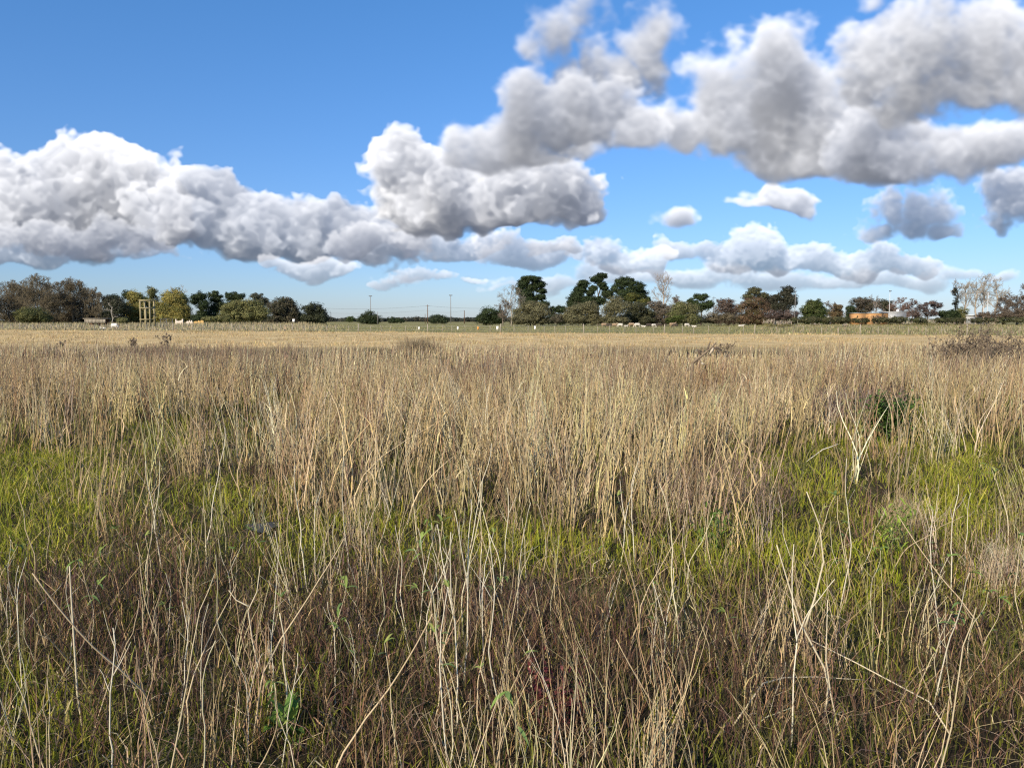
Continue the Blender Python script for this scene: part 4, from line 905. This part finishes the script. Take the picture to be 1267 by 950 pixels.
tree('round_tree', 'bright green round tree right of the white pole', 205, [(1007, 377, 12, 6), (1001, 384, 10, 7), (1013, 385, 10, 9), (1006, 392, 13, 4)], [(.055, .075, .018), (.08, .10, .028), (.11, .12, .045), (.035, .05, .014)], dens=1.2)
bare_tree('bare_tree', 'grey leafless tree right of the bright green round tree', 235, 1026, 400, 373, 9, (.2, .18, .16), (.21, .19, .165), .06, 8, clear=.1)
tree('round_tree', 'small orange brown tree left of the orange cabins', 222, [(1037, 380, 6, 4), (1036, 387, 9, 6)], [(.16, .11, .055), (.11, .09, .045)])
tree('evergreen_tree', 'small dark evergreen directly left of the orange cabins', 226, [(1052, 383, 6, 5), (1055, 390, 8, 6)], DK)
tree('round_tree', 'brown grey tree behind the left orange cabin', 244, [(1062, 374, 12, 6), (1074, 376, 11, 6), (1068, 383, 14, 6)], [(.11, .09, .065), (.085, .08, .05)])
tree('round_tree', 'grey green tree behind the right orange cabin', 246, [(1092, 376, 10, 6), (1098, 383, 9, 6)], [(.085, .085, .05), (.07, .07, .04)])
bare_tree('bare_tree', 'pale leafless tree rising behind the orange cabins', 240, 1083, 400, 364, 11, (.24, .2, .17), (.24, .2, .165), .05, 8, fine=.8, clear=.2)
bare_tree('bare_tree', 'reddish leafless tree left of the purple tree', 236, 1113, 400, 369, 13, (.17, .12, .10), (.20, .135, .11), .07, 9, clear=.08, fine=1.1)
bare_tree('bare_tree', 'dull reddish leafless tree just behind the grey roofed shed', 240, 1128, 400, 371, 11, (.15, .11, .095), (.17, .12, .10), .07, 8, clear=.08)
tree('plum_tree', 'open dark purple leaved tree with spiky top on the right', 200, [(1152, 376, 9, 4), (1140, 381, 8, 5), (1161, 378, 6, 5), (1148, 387, 14, 6), (1134, 389, 8, 5)], PU, leaf_m=.30, dens=.6, ragged=.55)
for px, py, rx, ry, lab in [(1168, 388, 8, 4, 'dark green bush right beside the purple tree'), (1180, 388, 8, 5, 'dark green bush, second right of the purple tree')]:
    shrub(lab, 206, [(px, py, rx, ry), (px + 3, py + 4, rx, 4)], DK)
shrub('olive brown bush under the ivy clad trunk on the right', 210, [(1192, 386, 7, 6), (1186, 392, 9, 4)], OL, leaf_m=.27, ragged=.4)
tt = bare_tree('bare_tree', 'leafless tree with a dark ivy clad trunk, leftmost of the pale group on the right', 216, 1182, 400, 346, 7, (.05, .045, .035), (.33, .28, .22), .05, 7, fine=.8, clear=.55, upright=1.2)
ib = MB(); crown_leaves(ib, [(1182, 362, 1.6, 6), (1182, 374, 1.7, 8), (1182, 388, 1.8, 8)], 216, [(.03, .035, .02), (.045, .045, .03)], .25, 1.0, np.array([gx(1182, 216), 216, 0.]), .1); ib.build('ivy', M_LEAF, tt)
for px, top, hw, lab in [(1193, 345, 9, 'thin pale leafless tree, second of the pale group on the right'), (1207, 344, 10, 'leaning pale leafless tree, third of the pale group on the right'), (1216, 338, 16, 'tallest and widest pale leafless tree of the group on the right'), (1231, 344, 13, 'pale leafless tree at the right end of the pale group')]:
    bare_tree('bare_tree', lab, 214 + hw * .6, px, 400, top, hw, (.36, .31, .25), PALETW, .042, 9, clear=.35 if hw < 12 else .3, upright=1.0, fine=.95, group='pale leafless trees on the right')
for px, top, hw, lab in [(1241, 366, 13, 'low brown leafless tree right of the pale group'), (1258, 362, 14, 'brown leafless tree near the right edge'), (1276, 354, 20, 'tall brown leafless tree cut by the right edge of the picture')]:
    bare_tree('bare_tree', lab, 206, px, 400, top, hw, (.145, .115, .09), (.165, .13, .10), .065, 11, clear=.06, fine=1.1)
for px, py, rx, ry, lab in [(1222, 391, 14, 5, 'low brown scrub below the pale leafless trees'), (1248, 390, 15, 7, 'brown scrub below the leafless trees near the right edge'), (1272, 388, 15, 9, 'brown scrub in the right hand corner of the tree line')]:
    shrub(lab, 200, [(px, py, rx, ry)], [(.12, .092, .065), (.15, .115, .08)], leaf_m=.27, ragged=.5)
for k, (px, rx, ry) in enumerate([(1003, 13, 3.5), (1026, 12, 3.2), (1044, 12, 3.4), (1066, 14, 2.6), (1090, 14, 3), (1112, 13, 3.6), (1136, 14, 3.2), (1160, 14, 3), (1186, 15, 3), (1212, 15, 2.6), (1238, 15, 3), (1264, 15, 3.2), (985, 10, 3)]):
    shrub('low dark green bramble bush in the row under the right hand tree line', 186, [(px, 399 - ry * .9, rx, ry * 1.3)], [(.07, .075, .03), (.095, .09, .042), (.05, .055, .024)], leaf_m=.24, group='bramble bushes below the right hand trees')
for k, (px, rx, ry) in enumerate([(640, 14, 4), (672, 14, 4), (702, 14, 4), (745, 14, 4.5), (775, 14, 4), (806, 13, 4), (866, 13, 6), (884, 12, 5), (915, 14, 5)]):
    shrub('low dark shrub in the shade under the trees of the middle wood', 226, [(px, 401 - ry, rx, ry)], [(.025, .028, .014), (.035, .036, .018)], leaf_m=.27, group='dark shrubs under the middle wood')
tree('round_tree', 'dark tree rising between the reddish brown tree and the tall humped tree', 228, [(950, 376, 9, 9)], [(.07, .055, .04), (.09, .07, .05)])

# pale plumed grasses in front of the right hand trees
gr_ = np.random.default_rng(9)
def pampas(px, base_py, top, Y, hw):
    x = gx(px, Y, base_py); t = thing('pampas_grass', 'pale plumed grass clump in the row before the right hand tree line', 'grass clump', (x, Y, 0), 0, 'plumed grasses before the right hand trees')
    h = at(px, top, Y)[2]; W = hw * Y / F; n = 190
    mb = MB(); root = np.stack([gr_.normal(0, W * .3, n), gr_.normal(0, W * .3, n), np.zeros(n)], 1)
    c0 = palette(n, [(.34, .29, .15), (.26, .23, .10), (.20, .19, .075)], [1, 1, 1], .15)
    stems(mb, root, h * gr_.uniform(.5, .85, n), gr_.uniform(0, 6.28, n), np.abs(gr_.normal(.4, .25, n)), gr_.uniform(0, .03, n), np.full(n, .07), 4, 2, c0, c0, .2); mb.build('foliage', M_BLADE, t)
    pb = MB(); n = 26; root = np.stack([gr_.normal(0, W * .5, n), gr_.normal(0, W * .4, n), h * gr_.uniform(.45, .75, n)], 1)
    c0 = palette(n, [(.52, .45, .34), (.45, .38, .28)], [1, 1], .12)
    stems(pb, root, h * gr_.uniform(.22, .40, n), gr_.uniform(0, 6.28, n), np.abs(gr_.normal(.2, .15, n)), gr_.uniform(0, .03, n), np.full(n, .13), 4, 3, c0, c0, .1); pb.build('plume', M_BLADE, t)
    return t
for px, base_py, top, hw in [(953, 407, 394, 6), (962, 406, 397, 5), (966, 408, 396, 6), (974, 407, 395, 7), (948, 404, 396, 5), (990, 407, 402, 5), (1084, 404, 397, 6), (1094, 403, 396, 6), (1103, 404, 395, 6), (1113, 404, 397, 6), (1123, 405, 397, 6), (1133, 404, 395, 7), (1143, 404, 394, 7),
                             (1153, 404, 395, 6), (1163, 404, 397, 6), (1174, 404, 398, 6), (1187, 404, 398, 6), (1199, 404, 399, 6), (1212, 404, 399, 6), (1228, 404, 399, 6), (1258, 403, 399, 6), (1046, 407, 400, 5), (1010, 405, 399, 6)]:
    Yp = EYE * F / (base_py - HOR); pampas(px, base_py, top, Yp * gr_.uniform(.95, 1.05), hw)

# ------------------------------------------------------------------ the wire fence
fcx, fcy = (FA[0] + FB[0]) / 2, (FA[1] + FB[1]) / 2; FL = math.hypot(FB[0] - FA[0], FB[1] - FA[1]); FANG = math.atan2(FB[1] - FA[1], FB[0] - FA[0])
fence = thing('wire_fence', 'long wire fence with thin wooden posts between the ochre field and the green pasture', 'fence', (fcx, fcy, 0), FANG)
fr = np.random.default_rng(3); NP = 98
for k in range(NP):
    f = (k + fr.uniform(-.25, .25)) / (NP - 1); s_ = (f - .5) * FL; wx_, wy_ = FA[0] + (FB[0] - FA[0]) * f, FA[1] + (FB[1] - FA[1]) * f
    thickp = k % 6 == 0; r_ = .065 if thickp else fr.uniform(.026, .04); hh = 1.12 if thickp else fr.uniform(.78, 1.0)
    mb = MB(); z0 = float(ground_z(wx_, wy_)) - .1
    mb.tube(np.array([(0, 0, z0), (fr.normal(0, .015), 0, hh * .5), (fr.normal(0, .03), fr.normal(0, .02), hh)]), [r_ * 1.05, r_, r_ * .92], 6)
    o = mb.build('post', M_POST, fence); o.location = (s_, 0, 0)
for hz in (.28, .48, .68, .86):
    mb = MB(); mb.tube(np.array([(-FL / 2, -.05, hz), (0, -.05, hz), (FL / 2, -.05, hz)]), .008, 4); mb.build('wire', M_WIRE, fence)
for px, py, mat, wd, hh, lab in [(518.5, 405, M_WHITE, .22, .46, 'small white plaque, leftmost of those hanging on the wire fence'), (566.5, 404.8, M_WHITE, .26, .48, 'small white plaque on the fence, left of the orange one'),
        (591.5, 404.8, M_ORANGE, .26, .46, 'small orange plaque hanging on the wire fence'), (615.5, 404.6, M_WHITE, .34, .56, 'widest small white plaque on the fence, just right of the orange one'), (662, 404.4, M_WHITE, .26, .56, 'small white plaque, rightmost of those hanging on the fence')]:
    yf = FA[1]
    for _ in range(20): yf = float(fence_y(px2uv(px, py)[0] * yf))
    p_ = at(px, py + 1.2, yf - .12); wd, hh = wd * .8, hh * .8; t = thing('fence_plaque', lab, 'plaque', p_, fr.uniform(-.08, .08))
    mb = MB(); mb.box((-wd / 2, -.012, -hh / 2), (wd / 2, .012, hh / 2)); mb.build('panel', mat, t)
    mb = MB()
    for s_ in (-1, 1): mb.tube(np.array([(s_ * wd * .35, 0, hh / 2 - .02), (s_ * wd * .35, .03, hh / 2 + .10)]), .008, 4)
    mb.build('hook', M_WIRE, t)

# ------------------------------------------------------------------ timber tower
TY = 140; t = thing('timber_tower', 'open yellowed timber frame tower standing before the mustard willows', 'tower', (gx(183, TY), TY, 0))
kx = TY / F; L_ = lambda px: (px - 183) * kx
Ht = at(183, 371, TY)[2]; H2 = at(183, 380.5, TY)[2]; H3 = at(183, 394.5, TY)[2]
for xx, yy_, hh in [(L_(177.2), -.85, Ht), (L_(188.8), -.85, Ht), (L_(177.2), .85, Ht), (L_(188.8), .85, Ht), (L_(183.6), -.85, H2)]:
    mb = MB(); mb.box((xx - .11, yy_ - .11, -.1), (xx + .11, yy_ + .11, hh)); mb.build('post', M_YWOOD, t)
for hz, th in [(Ht - .24, .24), (H2 - .2, .18), (H3 - .2, .18)]:
    mb = MB(); xa, xb = L_(177.2) - .16, L_(188.8) + .16
    for yy_ in (-.985, .865): mb.box((xa, yy_, hz), (xb, yy_ + .12, hz + th))
    mb.build('crossbeam', M_YWOOD, t)
    mb = MB()
    for xx in (L_(177.2) - .235, L_(188.8) + .115): mb.box((xx, -.86, hz + .02), (xx + .12, .86, hz + th - .02))
    mb.build('side_beam', M_YWOOD, t)
# low shelter, walls, gate on the left
def slat_shelter(px0, px1, top, base, Y):
    xa, xb = gx(px0, Y), gx(px1, Y); w_ = xb - xa; h = at(0, top, Y)[2]; t = thing('slatted_shelter', 'low pale slatted wooden shelter with a dark open underside before the bare wood', 'shelter', ((xa + xb) / 2, Y, 0))
    z1 = h * .52
    mb = MB(); n = 15
    for k in range(n): mb.box((-w_ / 2 + w_ * k / n, -.05, z1), (-w_ / 2 + w_ * (k + .84) / n, 0, h - .12))
    mb.build('slat_wall', M_POST, t)
    mb = MB(); mb.box((-w_ / 2 - .2, -.25, h - .115), (w_ / 2 + .15, 1.9, h)); mb.build('roof', M_POST, t)
    mb = MB(); mb.box((-w_ / 2, 1.55, .3), (w_ / 2, 1.6, h - .12)); mb.build('back_wall', M_DARKWOOD, t)
    for sx in (-.97, -.32, .32, .97):
        for y_ in (.08, 1.45):
            mb = MB(); mb.box((sx * w_ / 2 - .05, y_ - .05, -.1), (sx * w_ / 2 + .05, y_ + .05, h - .12)); mb.build('post', M_DARKWOOD, t)
slat_shelter(105, 131, 393.8, 402, 150)
def wall_piece(name, label, px0, px1, top, Y, mat, ragged=True):
    xa, xb = gx(px0, Y), gx(px1, Y); h = at(0, top, Y)[2]; n = 7; mb = MB(); hs = h * (1 - (fr.uniform(0, .28, n) if ragged else 0 * fr.uniform(0, 1, n)))
    for k in range(n):
        a_, b_ = xa + (xb - xa) * k / n, xa + (xb - xa) * (k + 1) / n
        mb.box((a_ - (xa + xb) / 2 + .003, 0, -.1), (b_ - (xa + xb) / 2, .24, hs[k]))
    o = tag(mb.build(name, mat), label, 'wall'); o.location = ((xa + xb) / 2, Y, 0); return o
wall_piece('ruined_wall', 'broken pale plaster wall right of the grey gate, the whiter left piece', 217, 226.5, 394.5, 168, M_PLASTER)
wall_piece('ruined_wall', 'broken pale wall between the whiter piece and the ochre wall', 230, 239, 396, 168, M_PLASTER)
wall_piece('ruined_wall', 'low ochre wall at the left foot of the olive bushes', 240, 252, 396, 168, M_OCHRE)
t = thing('pipe_gate', 'dark grey barred metal gate between the timber tower and the broken pale walls', 'gate', (gx(206, 160), 160, 0))
wd = 15 * 160 / F; hh = at(0, 393.8, 160)[2]
mb = MB()
for xx in (-wd / 2, 0, wd / 2): mb.tube(np.array([(xx, 0, -.1), (xx, 0, hh)]), .05, 6)
mb.build('frame', M_STEEL, t)
mb = MB()
for k in range(5): mb.tube(np.array([(-wd / 2, -.06, hh * (.2 + .19 * k)), (wd / 2, -.06, hh * (.2 + .19 * k))]), .035, 6)
mb.build('rail', M_STEEL, t)
t = thing('white_sign', 'small white square sign on a post before the last dark tree of the left wood', 'sign', (gx(363.5, 180), 180, 0))
mb = MB(); mb.tube(np.array([(0, 0, -.1), (0, 0, 1.5)]), .035, 6); mb.build('post', M_GREYPOLE, t)
mb = MB(); mb.box((-.28, -.05, at(0, 398.5, 180)[2]), (.28, -.036, at(0, 395.3, 180)[2] + .1)); mb.build('panel', M_WHITE, t)
# ------------------------------------------------------------------ cabins and sheds on the right
def cabin(label, px0, px1, top, Y, depth, wallmat, windows, door=None, roof=M_ROOF, name='cabin', over=.18, tank=None):
    xa, xb = gx(px0, Y), gx(px1, Y); w_ = xb - xa; h = at(0, top, Y)[2]
    t = thing(name, label, 'cabin' if name == 'cabin' else 'shed', ((xa + xb) / 2, Y, 0))
    mb = MB(); mb.box((-w_ / 2, 0, 0), (w_ / 2, depth, h - .14)); mb.build('wall', wallmat, t)
    mb = MB(); mb.box((-w_ / 2 - over, -over, h - .137), (w_ / 2 + over, depth + over, h)); mb.build('roof', roof, t)
    for (f, ww, z0, z1) in windows:
        wb = MB(); xx = -w_ / 2 + w_ * f
        wb.box((xx - ww / 2, -.03, z0), (xx + ww / 2, .05, z1)); fo = wb.build('window', M_DARKWOOD if wallmat != M_CABIN else M_OCHRE, t)
        gb = MB(); gb.box((xx - ww / 2 + .07, -.042, z0 + .07), (xx + ww / 2 - .07, -.033, z1 - .07)); gb.build('pane', M_GLASS if wallmat != M_CABIN else M_DARKWOOD, fo)
    if door:
        db = MB(); xx = -w_ / 2 + w_ * door; db.box((xx - .45, -.035, 0), (xx + .45, .04, 2.0)); db.build('door', M_DARKWOOD, t)
    if tank:
        tb_ = MB(); tb_.sphere((-w_ / 2 + w_ * tank, depth * .4, h + .28), (.42, .42, .42), 12, 8); tb_.tube(np.array([(-w_ / 2 + w_ * tank, depth * .4, h), (-w_ / 2 + w_ * tank, depth * .4, h + .35)]), .40, 12); tb_.build('water_tank', M_WHITE, t, True)
    return t
CY = 215
cabin('small bright orange timber cabin, the left one of the pair', 1056, 1070.5, 387.0, CY, 3.0, M_CABIN, [(.3, .5, 2.2, 2.9)], door=.62)
cabin('long orange timber cabin, the right one of the pair', 1074, 1098.5, 387.0, CY + 1.5, 3.4, M_CABIN, [(.25, .6, 2.2, 2.9), (.7, .6, 2.2, 2.9)], door=.48)
shrub('brown leafless scrub in front of the right orange cabin', 204, [(1088, 391, 10, 4.5), (1082, 395, 12, 4)], [(.13, .10, .07), (.16, .12, .085)], leaf_m=.2, ragged=.6, dens=.45)
cabin('grey roofed shed with a white tank on top right of the orange cabins', 1097.5, 1121, 385.5, CY + 6, 5, M_ROOF, [(.35, .8, 1.6, 2.4), (.7, .8, 1.6, 2.4)], roof=M_PALEGREY, name='shed', tank=.72)
cabin('low white flat roofed shed under the pale leafless trees on the right', 1194, 1213, 389.8, 222, 4, M_ROOF, [(.5, 1.0, 1.0, 1.9)], roof=M_WHITE, name='shed', over=.3)
cabin('tiny pale hut just left of the small orange brown tree', 1024.6, 1028.4, 391.5, 212, 1.4, M_PLASTER, [(.5, .3, 1.6, 2.1)], name='shed', roof=M_PALEGREY, over=.08)
# ------------------------------------------------------------------ masts, poles and cables
def pole(name, label, px, top, Y, r, mat, head=None, cat='pole', bot=None):
    x = gx(px, Y, top); h = at(px, top, Y)[2]; t = thing(name, label, cat, (x, Y, 0))
    mb = MB(); mb.tube(np.array([(0, 0, -.2), (0, 0, h * .5), (0, 0, h)]), [r * 1.25, r, r * .8], 8); mb.build('shaft', mat, t, True)
    if head == 'lamps':
        mb = MB(); mb.box((-.9, -.08, h - .16), (.9, .08, h)); mb.build('crossbar', mat, t)
        for s_ in (-.65, 0, .65):
            mb = MB(); mb.box((s_ - .2, -.34, h + .003), (s_ + .2, .1, h + .34)); mb.build('floodlight', mat, t)
    if head == 'cross':
        mb = MB(); mb.box((-.8, -.10, h - .55), (.8, -.0, h - .43)); mb.build('crossarm', mat, t)
        for s_ in (-.7, 0, .7):
            mb = MB(); mb.tube(np.array([(s_, -.05, h - .43), (s_, -.05, h - .22)]), [.05, .035], 6); mb.build('insulator', M_PALEGREY, t)
    if head == 'box':
        mb = MB(); mb.box((-.22, -.35, h - .02), (.22, .12, h + .18)); mb.build('lamp_head', M_STEEL, t)
    return t
pole('floodlight_mast', 'tall thin floodlight mast rising behind the left lone tree', 458.3, 366.5, 420, .17, M_GREYPOLE, 'lamps', 'mast')
pole('floodlight_mast', 'tall thin floodlight mast, the right one of two on the open horizon', 557.6, 365.5, 420, .17, M_GREYPOLE, 'lamps', 'mast')
pole('utility_pole', 'dark utility pole between the two floodlight masts', 529, 377, 330, .16, M_DARKWOOD, 'cross')
pole('utility_pole', 'shorter bare pole just left of the dark utility pole', 526, 388.5, 340, .11, M_DARKWOOD)
pole('utility_pole', 'dark pole right of the right floodlight mast', 574.5, 384, 340, .17, M_DARKWOOD)
pole('utility_pole', 'grey pole in front of the left lone tree on the horizon', 467.3, 385.5, 290, .10, M_GREYPOLE)
pole('utility_pole', 'T topped pole showing above the trees right of the conifer', 883.3, 367.0, 330, .13, M_STEEL, 'cross')
pole('lamp_post', 'white lamp post beside the tall humped dark tree', 984.3, 361, 200, .08, M_GREYPOLE, 'box', 'lamp post')
pole('lamp_post', 'white lamp post in front of the grey roofed shed', 1101.3, 360.5, 200, .075, M_PALEGREY, 'box', 'lamp post')
pole('utility_pole', 'short grey pole left of the orange cabins', 1046.4, 383, 200, .07, M_GREYPOLE)
pole('utility_pole', 'pale pole in front of the pale leafless trees, the left one of two', 1217.6, 372, 205, .08, M_PALEGREY)
pole('utility_pole', 'pale pole in front of the pale leafless trees, the right one of two', 1222.8, 362, 205, .09, M_PALEGREY)
pole('utility_pole', 'thin dark pole left of the purple tree', 1137.3, 373, 205, .07, M_STEEL)
def cable(label, pix, Y, r=.03):
    pts = []
    for (a, b) in zip(pix[:-1], pix[1:]):
        for s_ in np.linspace(0, 1, 13)[:-1]:
            p_ = at(a[0] + (b[0] - a[0]) * s_, a[1] + (b[1] - a[1]) * s_, Y); p_[2] -= .9 * 4 * s_ * (1 - s_); pts.append(p_)
    pts.append(at(*pix[-1], Y)); o0 = pts[0]; mb = MB(); mb.tube(np.array(pts) - o0, r, 4)
    o = tag(mb.build('power_cable', M_STEEL), label, 'cable'); o.location = [float(q) for q in o0]
cable('upper power cable strung over the utility poles on the horizon', [(388, 380.8), (529, 378.3), (640, 379.5)], 330)
cable('lower power cable strung past the utility poles on the horizon', [(388, 386.5), (526, 384), (574, 384.3)], 340, .022)

# ------------------------------------------------------------------ grazing animals
def animal(label, name, cat, px, py, Y, L, H, mat, headmat, facing, grazing=True, lying=False):
    """one continuous body (trunk, neck, head, jointed legs) fused by a voxel remesh"""
    b = MB()
    z = H * .68 if not lying else H * .42
    b.sphere((0, 0, z), (L * .40, L * .19, H * .30), 14, 10); b.sphere((-L * .26, 0, z + .01), (L * .21, L * .18, H * .29), 12, 8); b.sphere((L * .24, 0, z + .02), (L * .20, L * .175, H * .28), 12, 8)
    if grazing: neck = [(L * .38, 0, z + H * .08), (L * .50, 0, z - H * .14), (L * .56, 0, H * .22)]; head = (L * .60, 0, H * .13); hd = (L * .09, L * .06, H * .13)
    else: neck = [(L * .36, 0, z + H * .1), (L * .47, 0, z + H * .27), (L * .52, 0, z + H * .36)]; head = (L * .58, 0, z + H * .38); hd = (L * .13, L * .06, H * .085)
    b.tube(np.array(neck), [L * .105, L * .08, L * .06], 8); b.sphere(head, hd, 10, 8)
    for s_ in (-1, 1):
        b.tube(np.array([(head[0] - .04 * L, s_ * L * .05, head[2] + H * .06), (head[0] - .06 * L, s_ * L * .12, head[2] + H * .08)]), [.025 * L, .012 * L], 5)
        if not lying:
            b.tube(np.array([(L * .27, s_ * L * .11, z - H * .12), (L * .28, s_ * L * .11, H * .30), (L * .265, s_ * L * .11, H * .05), (L * .28, s_ * L * .11, 0)]), [L * .062, L * .042, L * .034, L * .04], 7)
            b.tube(np.array([(-L * .30, s_ * L * .12, z - H * .08), (-L * .25, s_ * L * .12, H * .40), (-L * .35, s_ * L * .12, H * .26), (-L * .33, s_ * L * .12, H * .05), (-L * .32, s_ * L * .12, 0)]), [L * .085, L * .06, L * .04, L * .034, L * .04], 7)
        else:
            b.tube(np.array([(L * .24, s_ * L * .15, H * .25), (L * .36, s_ * L * .16, H * .08), (L * .18, s_ * L * .17, H * .06)]), [L * .06, L * .045, L * .035], 7)
            b.tube(np.array([(-L * .22, s_ * L * .17, H * .28), (-L * .05, s_ * L * .2, H * .12), (-L * .22, s_ * L * .2, H * .06)]), [L * .09, L * .06, L * .035], 7)
    b.tube(np.array([(-L * .44, 0, z + H * .12), (-L * .48, 0, z), (-L * .47, 0, z - H * .22)]), [.03 * L, .025 * L, .03 * L], 6)
    o = b.build(name, mat, None, True)
    rm = o.modifiers.new('fuse', 'REMESH'); rm.mode = 'VOXEL'; rm.voxel_size = max(.022, L * .018); rm.use_smooth_shade = True
    bpy.context.view_layer.update()
    me = bpy.data.meshes.new_from_object(o.evaluated_get(bpy.context.evaluated_depsgraph_get())); o.modifiers.clear(); o.data = me
    me.materials.clear(); me.materials.append(mat)
    p_ = at(px, py, Y); o.location = (float(p_[0]), Y, 0); o.rotation_euler = (0, 0, facing)
    return tag(o, label, cat, 'sheep grazing under the middle wood' if name == 'sheep' else None)
SY = 176
for px, mat, L, H, f, gz, ly, lab in [
    (747.5, M_WOOLT, 1.35, .95, .1, True, False, 'brown sheep at the left end of the flock'), (753.5, M_WOOLD, 1.3, .85, 3.0, True, False, 'dark sheep right beside the brown one at the left end of the flock'),
    (760.5, M_WOOLT, 1.25, .9, -.2, False, False, 'tan sheep with its head raised before the pale trunk'), (767.5, M_WOOL, 1.3, .85, 2.7, True, False, 'pale sheep grazing right of the pale trunk'),
    (774.5, M_WOOL, 1.1, .55, .3, False, True, 'pale sheep lying down in the left half of the flock'), (781.5, M_WOOLT, 1.5, 1.0, .1, True, False, 'large tan sheep in the middle of the flock'),
    (788.5, M_WOOL, 1.35, .95, 3.2, True, False, 'whitish sheep grazing right of the large tan one'), (796.5, M_WOOL, 1.1, .55, 3.0, False, True, 'pale sheep lying just left of the two dark ones'), (803, M_WOOLD, 1.4, .9, 0, True, False, 'dark sheep, the left one of two dark sheep mid flock'),
    (815.5, M_WOOLD, 1.4, .9, 3.1, True, False, 'dark sheep, the right one of two dark sheep mid flock'), (809, M_WOOL, 1.2, .8, .4, True, False, 'pale sheep between the two dark ones'),
    (832, M_WOOLT, 1.5, 1.0, .2, False, False, 'tan sheep standing before the light olive tree'), (835.5, M_WOOLD, 1.3, .8, 2.9, True, False, 'dark sheep before the light olive tree'),
    (850, M_WOOL, 1.3, .85, .3, True, False, 'pale sheep right of the dark one, below the light olive tree'), (859, M_WOOL, 1.1, .55, 2.8, False, True, 'pale lying sheep at the right end of the flock'),
    (917, M_WOOL, 1.4, .75, .1, False, True, 'lone white sheep lying far right of the flock in the open pasture')]:
    animal(lab, 'sheep', 'sheep', px, 403, SY + 5 * math.sin(px), L, H, mat, None, f, gz, ly)
M_HIDE = noisy_mat('white_hide', (.55, .52, .48), (.74, .72, .68), 1.2, .8, .2)
animal('white cow grazing on the left in front of the slatted shelter, head to the right', 'cow', 'cow', 141.5, 404, 130, 1.35, 1.08, M_HIDE, None, -.25, True, False)
animal('white calf lying in the grass left of the white cow', 'calf', 'calf', 127.5, 406, 130, 1.1, .55, M_HIDE, None, 2.9, False, True)
